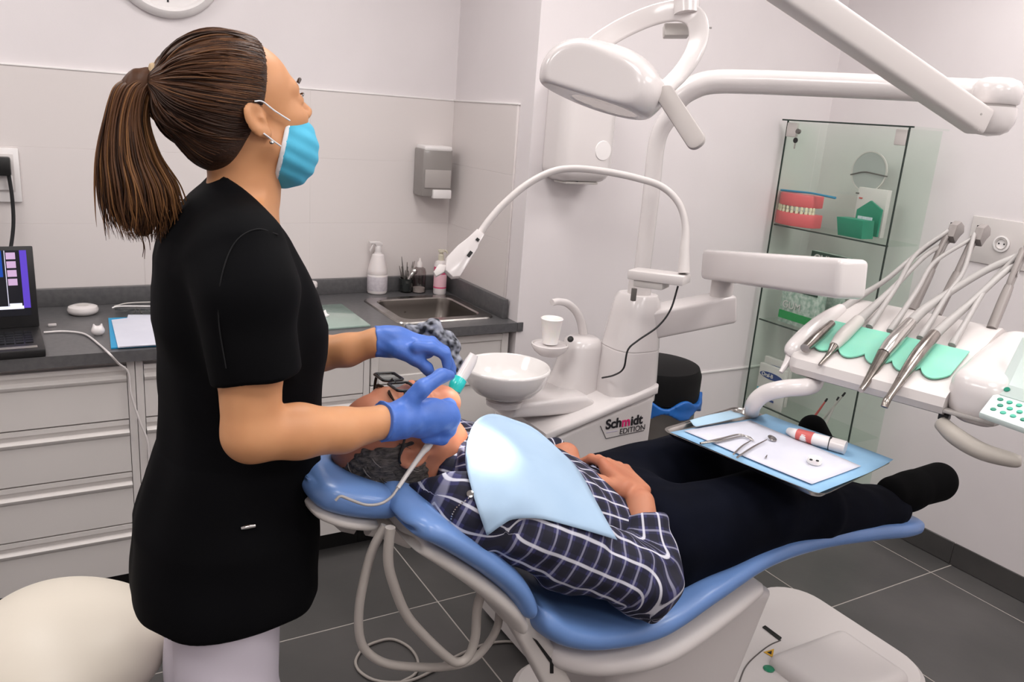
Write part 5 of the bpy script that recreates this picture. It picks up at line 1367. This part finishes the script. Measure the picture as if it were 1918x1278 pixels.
for i in range(620):
    ph = RNG.uniform(0, 2*math.pi); rho = math.sqrt(RNG.uniform(.35, 1)); L0 = RNG.uniform(.82, 1.04); sw = RNG.normal()*.25; fl = RNG.normal()*.012
    n = len(cen); m_ = int(n*min(L0, 1)); pth = []
    for k in range(m_):
        c, w_ = cen[k, :3], cen[k, 3]; t = k/(n-1)
        off = np.array([math.cos(ph+sw*t), .85*math.sin(ph+sw*t), .0])*w_*rho*1.02
        wave = np.array([.004*math.sin(5*t+i), .003*math.cos(6*t+i*.7), 0])*t
        curl = np.array([(.035 if i % 3 else -.012)*max(t-.8, 0)/.2*.5, 0, .01*max(t-.85, 0)])
        pth.append(c+off+wave+curl*(1+fl*20)*.5+np.array([fl, 0, 0])*t*t)
    r = RNG.uniform(.0008, .0019); k_ = len(pth)
    rads.append([r*min(1, .5+2*j/k_, .12+4*(k_-1-j)/k_) for j in range(k_)]); paths.append(np.array(pth)); 
    mi.append(int(RNG.choice(3, p=[.22, .45, .33])))
for i in range(26):      # fly-away ends
    t = RNG.uniform(.65, .95); k = int(t*(len(cen)-1)); c = cen[k, :3]+[cen[k, 3]*RNG.uniform(-.2, .9), RNG.uniform(-.02, .02), 0]
    e = c+np.array([RNG.uniform(.0, .03), RNG.uniform(-.01, .01), RNG.uniform(-.05, -.015)]); paths.append(spline([c, (c+e)/2+[.004, 0, -.004], e], 4)); rads.append(list(np.linspace(.0013, .0004, len(paths[-1])))); mi.append(1)
tubes_mesh('ponytail_strands', paths, rads, mi, woman, [M_hair[0], mat('ponytail_brown', '#553722', .46, spec=.35), mat('ponytail_gold', '#7d5634', .44, spec=.35)])
ax = W(278, 150)-W(300, 154)
lathe('hair_elastic', [(.016, -.006), (.0235, -.004), (.0255, 0), (.0235, .004), (.016, .006)], W(284, 151), mat('elastic_beige', '#b39a78', .7), woman, axis=ax, seg=24)
# face details
for sy in (-1, 1):
    e = lathe('eyeball', [(0, -.0118), (.006, -.0102), (.0102, -.006), (.0118, 0), (.0102, .006), (.0055, .0104), (0, .0118)], hw(.0800, sy*.031, .0025), M_eyew, woman, axis=HF, seg=20)
    lathe('iris', [(0, .0115), (.0045, .0112), (.0055, .0102), (.0055, .0096)], hw(.0800, sy*.031, .0025), M_iris, e, axis=HF, seg=16)
    tube('eyelashes', [hw(.090, sy*.020, .0075), hw(.0955, sy*.030, .0090), hw(.090, sy*.041, .007)], [.0008, .0016, .001], M_iris, woman, 5, 6)
    tube('eyebrow', [hw(.0995, sy*.014, .0255), hw(.0985, sy*.028, .030), hw(.089, sy*.044, .027)], [.0018, .0028, .0012], M_hair[0], woman, 6, 8)
mc_ = W(534, 279)
def mask(p):
    q = (p-mc_.astype(np.float32))
    pl = .0009*np.sin((q[:, 2]+.45*q[:, 0])*260)
    o = ell(p, mc_, (.051, .067, .062))-pl; i = ell(p, mc_-[.002, 0, 0], (.0485, .064, .0595))
    d = o
    d = smax(d, plane(p, W(510, 280), (-1, 0, .22))-.22*np.abs(q[:, 1])+.010, .003)
    return smax(d, plane(p, W(560, 222), (.45, 0, 1)), .003).astype(np.float32)
def mask_border(p):
    q = p-mc_.astype(np.float32); e = np.abs(plane(p, W(510, 280), (-1, 0, .22))-.22*np.abs(q[:, 1])+.013)-.0035
    return smax(smax(ell(p, mc_, (.0525, .0685, .0635)), plane(p, W(560, 222), (.45, 0, 1)), .003), e, .001).astype(np.float32)
sdf('mask_border', mask_border, mc_-.09, mc_+.09, .0024, M_maskw, woman)
mk = sdf('face_mask', mask, mc_-.09, mc_+.09, .0024, M_mask, woman)
def ear_at(z, x=-.02): return hw(x, -.083, z)
tube('ear_loop', [W(543, 226, 1.280), W(515, 208, 1.272), hw(.012, -.078, .022), hw(.0, -.08, .026)], .0013, M_maskw, woman, 6, 6)
tube('ear_loop', [W(526, 274, 1.270), W(512, 264, 1.264), W(494, 250, 1.258)], .0013, M_maskw, woman, 6, 6)
lathe('earring', [(0, -.003), (.0028, -.002), (.0036, 0), (.0028, .002), (0, .003)], hw(.003, -.0835, -.036), M_chrome, woman, seg=12)

# ------------------------------------------------------------------ the reclining patient
PO = np.array([.546, 1.283, 1.014]); 
PF = np.array([.04, .05, .99]); PF /= np.linalg.norm(PF); PU = np.array([-1, 0, .04]); PU -= PF*(PU@PF); PU /= np.linalg.norm(PU); PL = np.cross(PU, PF)
def pw(x, y, z): return PO+PF*x+PL*y+PU*z
pat = thing('person', 'man in plaid shirt and dark trousers lying back in the dental chair', 'person', (1.1, YCH, .62))
A0 = np.array([.60, 1.28, .955]); A1 = np.array([1.12, 1.28, .715]); Ad = A1-A0; AL = np.linalg.norm(Ad); Ad /= AL; An = np.array([-Ad[2], 0, Ad[0]])
TS = np.array([[-.03, .062, .085], [0, .075, .125], [.05, .092, .175], [.12, .105, .195], [.22, .11, .195], [.34, .105, .19], [.45, .10, .188], [.52, .095, .185], [.60, .09, .18]])
def ptorso(p, sh=0.):
    q = p-A0.astype(np.float32); s = q@Ad.astype(np.float32); n = q@An.astype(np.float32); y = p[:, 1]-1.28
    ht = np.interp(s, TS[:, 0], TS[:, 1])-sh; w_ = np.interp(s, TS[:, 0], TS[:, 2])-sh
    ht = np.where(n < 0, ht*.86, ht)
    d = ((np.abs(n/ht)**2.4+np.abs(y/w_)**2.4)**(1/2.4)-1)*np.minimum(ht, w_)
    return np.maximum(d, np.maximum(-.03-s, s-.60))
NSH, NEL, NWR = np.array([.635, 1.105, .94]), np.array([.985, 1.055, .745]), np.array([1.03, 1.155, .858])
FSH, FEL, FWR = np.array([.67, 1.465, .915]), np.array([.97, 1.515, .775]), np.array([1.00, 1.385, .872])
def hand_sdf(p, wr, fd, ld, nd, s=1.):
    """wr wrist, fd finger direction, ld thumb side, nd back of hand"""
    fd = np.array(fd)/np.linalg.norm(fd); ld = np.array(ld)-fd*(np.array(ld)@fd); ld /= np.linalg.norm(ld); nd = np.cross(fd, ld)*(1 if np.cross(fd, ld)@np.array(nd) > 0 else -1)
    Q = lambda a, b, c: wr+fd*a*s+ld*b*s+nd*c*s
    d = rbox(p, Q(.05, 0, .002), (.045*s, .038*s, .015*s), .013*s, np.stack([fd, ld, nd], 1))
    for b, l, r in ((.030, .07, .0088), (.010, .078, .0092), (-.011, .072, .0088), (-.030, .058, .0078)):
        d = smin(d, chain(p, [Q(.075, b, .004), Q(.095, b*1.02, .008), Q(.095+l*.5, b*1.05, -.002), Q(.09+l*.85, b*1.05, -.02)], [r*1.1*s, r*1.1*s, r*s, r*.8*s], .005), .007)
    return smin(d, chain(p, [Q(.015, .03, -.004), Q(.045, .055, -.01), Q(.075, .058, -.016)], [.014*s, .0115*s, .009*s], .006), .012)
def body_p(p):
    d = head_sdf(to_local(p, PO, PF, PL, PU), True)
    d = smin(d, chain(p, [pw(-.02, 0, -.03), pw(-.022, 0, -.08), A0+Ad*.03], [.058, .06, .07], .02), .03)
    d = smin(d, np.maximum(ptorso(p, .035), plane(p, A0+Ad*.05, -Ad)), .02)
    d = smin(d, chain(p, [NSH, NEL, NWR], [.045, .04, .03], .01), .02)
    d = smin(d, chain(p, [FSH, FEL, FWR], [.055, .042, .03], .01), .02)
    d = smin(d, hand_sdf(p, NWR+[.004, .012, .012], (.10, .99, .10), (-1, 0, .35), (.3, -.1, 1), 1.1), .012)
    d = smin(d, hand_sdf(p, FWR+[-.02, -.01, .0], (.15, -1, -.25), (-1, 0, .3), (0, .1, 1), 1.0), .012)
    return d.astype(np.float32)
sdf('body', body_p, (.40, 1.0, .62), (1.22, 1.58, 1.17), .0042, M_skinp, pat)
# plaid cloth
def plaid_mat():
    m = bpy.data.materials.new('plaid_cloth'); m.use_nodes = True; nt = m.node_tree; b = nt.nodes['Principled BSDF']; b.inputs['Roughness'].default_value = .85
    uv = nt.nodes.new('ShaderNodeUVMap'); uv.uv_map = 'UVMap'; sp = nt.nodes.new('ShaderNodeSeparateXYZ'); nt.links.new(uv.outputs[0], sp.inputs[0])
    def mth(op, a, bb, clamp=False):
        n = nt.nodes.new('ShaderNodeMath'); n.operation = op; n.use_clamp = clamp
        for i, v in enumerate((a, bb)):
            if isinstance(v, (int, float)): n.inputs[i].default_value = v
            elif v is not None: nt.links.new(v, n.inputs[i])
        return n.outputs[0]
    def line(c, per, width, ph=0.):
        f = mth('FRACT', mth('ADD', mth('MULTIPLY', c, 1/per), ph), None); d = mth('ABSOLUTE', mth('SUBTRACT', f, .5), None)
        return mth('MULTIPLY', mth('SUBTRACT', width/per*.5+.03, d), 30., True)
    u, v = sp.outputs[0], sp.outputs[1]
    def mix(a, fac, colr, amt):
        x = nt.nodes.new('ShaderNodeMix'); x.data_type = 'RGBA'; nt.links.new(mth('MULTIPLY', fac, amt), x.inputs[0])
        if isinstance(a, str): x.inputs[6].default_value = (*lin(a), 1)
        else: nt.links.new(a, x.inputs[6])
        x.inputs[7].default_value = (*lin(colr), 1); return x.outputs[2]
    c = mix('#30305a', line(u, .034, .017, .5), '#0d0d18', .7)
    c = mix(c, line(v, .034, .015, .5), '#0d0d18', .7)
    c = mix(c, line(u, .034, .0035), '#a6a6bd', .5)
    c = mix(c, line(v, .034, .0036), '#dcdce6', .75)
    nt.links.new(c, b.inputs['Base Color']); return m
M_plaid = plaid_mat()
def uv_torso(co):
    q = co-A0; s = q@Ad; n = q@An; y = co[:, 1]-1.28; w_ = np.interp(s, TS[:, 0], TS[:, 2])
    return np.stack([s, np.arctan2(n, -y/w_*.12)*.16234], 1)
def uv_arm(pts):
    pts = [np.array(x) for x in pts]
    def f(co):
        best = None
        acc = 0; U_ = np.zeros(len(co)); V_ = np.zeros(len(co)); W_ = np.full(len(co), 1e-12)
        x0 = None
        for a, b in zip(pts[:-1], pts[1:]):
            ba = b-a; L = np.linalg.norm(ba); ba = ba/L; t = np.clip((co-a)@ba, 0, L); r = co-a-t[:, None]*ba; d = np.linalg.norm(r, axis=1)
            x = np.cross(ba, [0, .3, 1.]); x /= np.linalg.norm(x); y = np.cross(ba, x); ang = np.arctan2(r@y, r@x)
            w = np.exp(-d/.006); U_ += w*(acc+(co-a)@ba); V_ += w*ang*.05411; W_ += w; acc += L
        return np.stack([U_/W_, V_/W_], 1)
    return f
def shirt(p):
    d = ptorso(p); d = smax(d, plane(p, A0+Ad*.015, -Ad), .01)
    d = smax(d, plane(p, A0+Ad*.50, Ad), .01)
    return (d+wob(p, 35, .0035, 12)).astype(np.float32)
so = sdf('shirt', shirt, (.55, 1.05, .60), (1.16, 1.51, 1.08), .0055, M_plaid, pat); set_uv(so, uv_torso)
def sleeve(pts, rr, seed, name='sleeve'):
    def f(p):
        d = chain(p, pts, rr, .03); d = smax(d, plane(p, pts[-1], np.array(pts[-1])-np.array(pts[-2])), .008)
        return (d+wob(p, 42, .0045, seed)+wob(p, 85, .0022, seed+1)).astype(np.float32)
    a = np.array(pts).min(0)-.11; b = np.array(pts).max(0)+.11
    o = sdf(name, f, a, b, .005, M_plaid, pat); set_uv(o, uv_arm(pts)); return f
CUFN = NEL+(NWR-NEL)*.80
slv_n = sleeve([NSH+[-.035, .10, .015], NSH+[-.01, .01, .0], NSH+(NEL-NSH)*.5+[0, .01, .0], NEL, CUFN], [.062, .068, .071, .066, .05], 21)
CUFF_ = FEL+(FWR-FEL)*.85
slv_f = sleeve([FSH+[-.03, -.02, .01], FSH+(FEL-FSH)*.5, FEL, CUFF_], [.075, .07, .064, .05], 31)
# collar
cc_ = A0+Ad*.004; x_, y_, z_ = frame(Ad, (0, 1, 0))
rings = []
for r_, h_ in ((.078, .02), (.074, -.012), (.070, -.02), (.079, -.014), (.089, .018), (.086, .022)):
    rings.append([cc_+x_*(r_*1.05)*math.cos(a)+y_*(r_*.95)*math.sin(a)+z_*(h_-.008*math.sin(a)) for a in np.linspace(0, 2*math.pi, 33)[:-1]])
co_ = loft('collar', rings, M_plaid, pat); set_uv(co_, lambda c: np.stack([(c-cc_)@z_, np.arctan2((c-cc_)@y_, (c-cc_)@x_)*.0812], 1))
# trousers
M_navy = mat('navy_trouser_cloth', '#060812', .9, spec=.1, noise=(7, '#090c18', 3), bump=(60, .05))
LEGN = [(1.13, 1.175, .745), (1.41, 1.165, .765), (1.60, 1.17, .725), (1.95, 1.21, .648), (2.0, 1.212, .640)]
LEGF = [(1.13, 1.385, .745), (1.41, 1.40, .775), (1.60, 1.41, .735), (1.88, 1.42, .665), (1.92, 1.42, .662)]
def f_pt(p):
    d = ell(p, (1.10, 1.28, .745), (.13, .188, .118))
    d = smin(d, chain(p, LEGN, [.108, .090, .076, .058, .056], .006), .03); d = smin(d, chain(p, LEGF, [.108, .090, .076, .058, .056], .006), .03)
    d = smax(d, plane(p, A0+Ad*.47, -Ad), .012); d = smax(d, plane(p, LEGN[-1], (1, 0, -.1))*1., .008)
    return (d+wob(p, 24, .0022, 14)+wob(p, 60, .0014, 15)).astype(np.float32)
sdf('trousers', f_pt, (.92, 1.04, .52), (2.06, 1.54, .92), .0075, M_navy, pat)
# shoes
M_shoe = mat('black_shoe_suede', '#050506', .9, spec=.1); pass
SN = [P(1672, 925, y=1.205), P(1715, 915, y=1.205), P(1757, 903, y=1.205)]
def f_sh(p):
    d = chain(p, SN, [.048, .053, .056], .004); return smin(d, ell(p, P(1700, 925, y=1.205), (.05, .045, .05)), .03)
def f_shn(p): return f_sh(np.stack([p[:, 0], (p[:, 1]-1.205)*1.1+1.205, p[:, 2]], 1).astype(np.float32))
sh = sdf('shoe', f_shn, SN[0]-.12, SN[2]+.12, .006, M_shoe, pat)
SF = [np.array([1.93, 1.425, .665]), np.array([1.955, 1.43, .70]), P(1522, 803, y=1.45)]
sdf('shoe', lambda p: smin(chain(p, SF, [.046, .052, .040], .02), ell(p, (1.97, 1.43, .665), (.045, .045, .05)), .03), np.minimum(SF[0], SF[2])-.1, np.maximum(SF[0], SF[2])+.1, .006, M_shoe, pat)
# hair, short and grey round the back of the head
def phair(p):
    q = to_local(p, PO, PF, PL, PU); d = ell(q, (-.014, 0, .036), (.099, .0785, .083))
    d = smin(d, ell(q, (-.04, 0, -.02), (.058, .062, .05)), .03)
    d = smax(d, plane(q, (.026, 0, .0), (1, 0, .12)), .008); d = smax(d, -ell(q, (.05, 0, .105), (.085, .058, .075)), .01)
    s = np.stack([q[:, 0], np.abs(q[:, 1]), q[:, 2]], 1).astype(np.float32)
    d = smax(d, -ell(s, (.0, .088, -.006), (.023, .02, .034)), .006)
    return (d+wob(q*np.array([1, 1, .3], np.float32), 300, .0009, 17)).astype(np.float32)
sdf('hair', phair, PO-.15, PO+.15, .0034, mat('hair_grey', '#5f5853', .7, noise=(60, '#2e2a28', 4), stretch=(1, 4, 4), bump=(140, .4)), pat)
paths = []; rads = []; mi = []
for i in range(260):
    d = RNG.normal(size=3); d /= np.linalg.norm(d); l = np.array([-.014, 0, .036])+d*np.array([.099, .0785, .083]); p0 = pw(*l)
    if phair(p0[None].astype(np.float32))[0] > .0015: continue
    g = -PU*.7-PF*.35; n = p0-PO; n /= np.linalg.norm(n); g = g-n*(g@n); g /= np.linalg.norm(g)
    e = p0+g*.022; l2 = np.array([(e-PO)@PF, (e-PO)@PL, (e-PO)@PU]); 
    paths.append(spline([p0-n*.001, p0+g*.011+n*.0016, e-n*.001], 3)); rads.append(list(np.linspace(.0011, .0004, len(paths[-1])))); mi.append(int(RNG.choice(2)))
tubes_mesh('hair_strands', paths, rads, mi, pat, [mat('hair_grey_light', '#8d8680', .6), mat('hair_grey_dark', '#37322f', .6)], 4)
for sy in (-1, 1): tube('eyebrow', [pw(.0995, sy*.014, .0255), pw(.0985, sy*.028, .030), pw(.089, sy*.044, .027)], [.002, .003, .0015], M_hair[0], pat, 6, 8)

# glasses on the patient's face
gl = thing('glasses', 'black-rimmed glasses worn by the reclining man', 'glasses', pw(.11, 0, .01))
M_frame = mat('glasses_frame', '#121212', .3)
for sy in (-1, 1):
    ring = [pw(.112-.10*abs(a+.0)*.12, sy*(.0335)+a, .008+b) for a, b in rrect(.0255, .019, .008, 4)]; ring.append(ring[0])
    tube('rim', ring, .0027, M_frame, gl, 2, 8)
    G = [[pw(.112, sy*.0335+.05*(i/6-.5), .008+.036*(j/6-.5)) for j in range(7)] for i in range(7)]
    sheet('lens', G, .0012, M_clear, gl)
    tube('temple', [pw(.110, sy*.060, .016), pw(.095, sy*.073, .017), pw(.04, sy*.079, .018), pw(-.005, sy*.081, .028), pw(-.022, sy*.078, .01)], [.0022, .0028, .0024, .002, .0016], M_frame, gl, 5, 8)
tube('bridge', [pw(.112, -.010, .012), pw(.117, 0, .014), pw(.112, .010, .012)], .0018, M_frame, gl, 4, 8)

# ------------------------------------------------------------------ bib, clip chain and the instruments in use
def cover(p): return np.minimum(np.minimum(shirt(p), np.minimum(slv_n(p), slv_f(p))), body_p(p))
M_bib = mat('bib_paper_blue', '#98b2cc', .75, noise=(6, '#a2bbd3', 3))
NB = 26; edgeL = [(872, 862), (880, 905), (895, 955), (912, 1004)]; 
top_ = spline([(874, 830, 0), (884, 800, 0), (900, 782, 0), (925, 776, 0), (960, 786, 0), (1005, 806, 0), (1075, 870, 0)], 8)[:, :2]
bot_ = spline([(912, 1004, 0), (940, 984, 0), (962, 973, 0), (1010, 972, 0), (1060, 984, 0), (1110, 998, 0), (1156, 1012, 0)], 8)[:, :2]
left_ = spline([(874, 830, 0), (872, 862, 0), (880, 905, 0), (895, 955, 0), (912, 1004, 0)], 8)[:, :2]
right_ = spline([(1075, 870, 0), (1092, 895, 0), (1108, 925, 0), (1128, 962, 0), (1156, 1012, 0)], 8)[:, :2]
def samp(c, t): i = t*(len(c)-1); k = min(int(i), len(c)-2); return c[k]*(1-i+k)+c[k+1]*(i-k)
G = np.zeros((NB, NB, 3)); okm = np.zeros((NB, NB), bool)
Q = []
for i in range(NB):
    for j in range(NB):
        s, t = i/(NB-1), j/(NB-1)
        Q.append(samp(top_, s)*(1-t)+samp(bot_, s)*t+samp(left_, t)*(1-s)+samp(right_, t)*s-(top_[0]*(1-s)*(1-t)+top_[-1]*s*(1-t)+bot_[0]*(1-s)*t+bot_[-1]*s*t))
hq_, okq = march_many(Q, cover, .9, 2.0); okm = okq.reshape(NB, NB); G = hq_.reshape(NB, NB, 3); Q = np.array(Q).reshape(NB, NB, 2)
D_ = np.where(okm, (G-CAMPOS)@_fw, np.nan)
for i in range(NB):          # sight lines that miss the chest take the depth of the nearest ones that meet it
    for j in range(NB):
        if not okm[i, j]:
            ii, jj = np.where(okm); k = np.argmin((ii-i)**2+(jj-j)**2); G[i, j] = A(Q[i, j, 0], Q[i, j, 1], D_[ii[k], jj[k]]+.01)
D2 = (G-CAMPOS)@_fw; U_ = (G-CAMPOS)/D2[..., None]
raw = D2.copy()
for _ in range(60):          # stiff paper bridges the hollows
    pad = np.pad(D2, 1, mode='edge'); av = (pad[:-2, 1:-1]+pad[2:, 1:-1]+pad[1:-1, :-2]+pad[1:-1, 2:])/4
    D2 = np.minimum(av, raw)
ss_ = np.linspace(0, 1, NB); D2 = D2-.0025*np.exp(-((ss_-.52)/.035)**2)[:, None]-.0025*np.exp(-((ss_-.48)/.035)**2)[None, :]
G = CAMPOS+U_*(D2-.006)[..., None]
o = sheet('patient_bib', G, .0012, M_bib); tag(o, 'pale blue paper bib spread over the reclining man chest', 'bib')
t = thing('bib_chain', 'thin silver bib chain with clip on the plaid shoulder', 'chain', P(885, 940, y=1.12))
def onp(px, py, off=.004): 
    q = march(px, py, cover, .9, 2.2); return q+grad(cover, q)*off if q is not None else P(px, py, y=1.1)
ch = spline([onp(*q) for q in ((893, 921), (873, 938), (858, 950), (850, 962), (846, 975), (840, 990))], 6)
for a, b in zip(ch[::2], ch[1::2]): tube('chain_link', [a, b], .0016, M_chrome, t, 1, 6)
clp = onp(880, 928, .006); lathe('clip', [(0, -.004), (.006, -.003), (.006, .003), (0, .004)], clp, M_chrome, t, axis=grad(cover, clp), seg=12)

ht = thing('whitening_handpiece', 'white handpiece with turquoise ring held beside the cuspidor bowl', 'handpiece', P(855, 715, y=1.31))
M_teal = mat('turquoise_ring', '#22b7b4', .3, coat=.3)
tube('grip', [P(888, 664, y=1.32), P(880, 680, y=1.318), P(866, 704, y=1.312), P(857, 718, y=1.308)], [.0085, .0115, .0115, .0105], M_white, ht, 6, 18)
tube('ring', [P(862, 710, y=1.31), P(855, 722, y=1.306), P(851, 734, y=1.302)], [.0135, .0145, .0115], M_teal, ht, 4, 20)
tube('nozzle', [P(852, 730, y=1.303), P(843, 742, y=1.298), P(835, 748, y=1.295)], [.0105, .0085, .005], M_lgrey, ht, 4, 14)
ej_ = thing('saliva_ejector', 'grey suction tip and thin tube running from the near glove to the headrest', 'suction tip', P(745, 912, y=1.16))
tube('suction_tip', [P(818, 812, y=1.20), P(800, 838, y=1.19), P(790, 850, y=1.185), P(765, 885, y=1.17), P(745, 915, y=1.15)], [.006, .0065, .005, .0042, .0036], M_lgrey, ej_, 6, 12)
tube('thin_tube', [P(745, 915, y=1.15), P(732, 932, y=1.135), P(712, 944, y=1.122), P(685, 946, y=1.118), P(655, 936, y=1.118), P(638, 930, y=1.12), P(628, 938, y=1.12)], .0024, M_grey, ej_, 6, 8)
def f_band(p):
    a = [P(772, 622, y=1.47), P(808, 622, y=1.47), P(838, 645, y=1.465), P(850, 680, y=1.45), P(846, 705, y=1.43)]
    return (chain(p, a, [.016, .022, .02, .014, .008], .02)+wob(p, 110, .003, 44)).astype(np.float32)
q_ = P(815, 660, y=1.46)
o = sdf('patterned_cloth', f_band, q_-.1, q_+.1, .003, mat('patterned_cotton', '#12141c', .85, noise=(70, '#9a9da8', 1), bump=(80, .2))); tag(o, 'black and white patterned cloth behind the farther gloved hand', 'cloth')
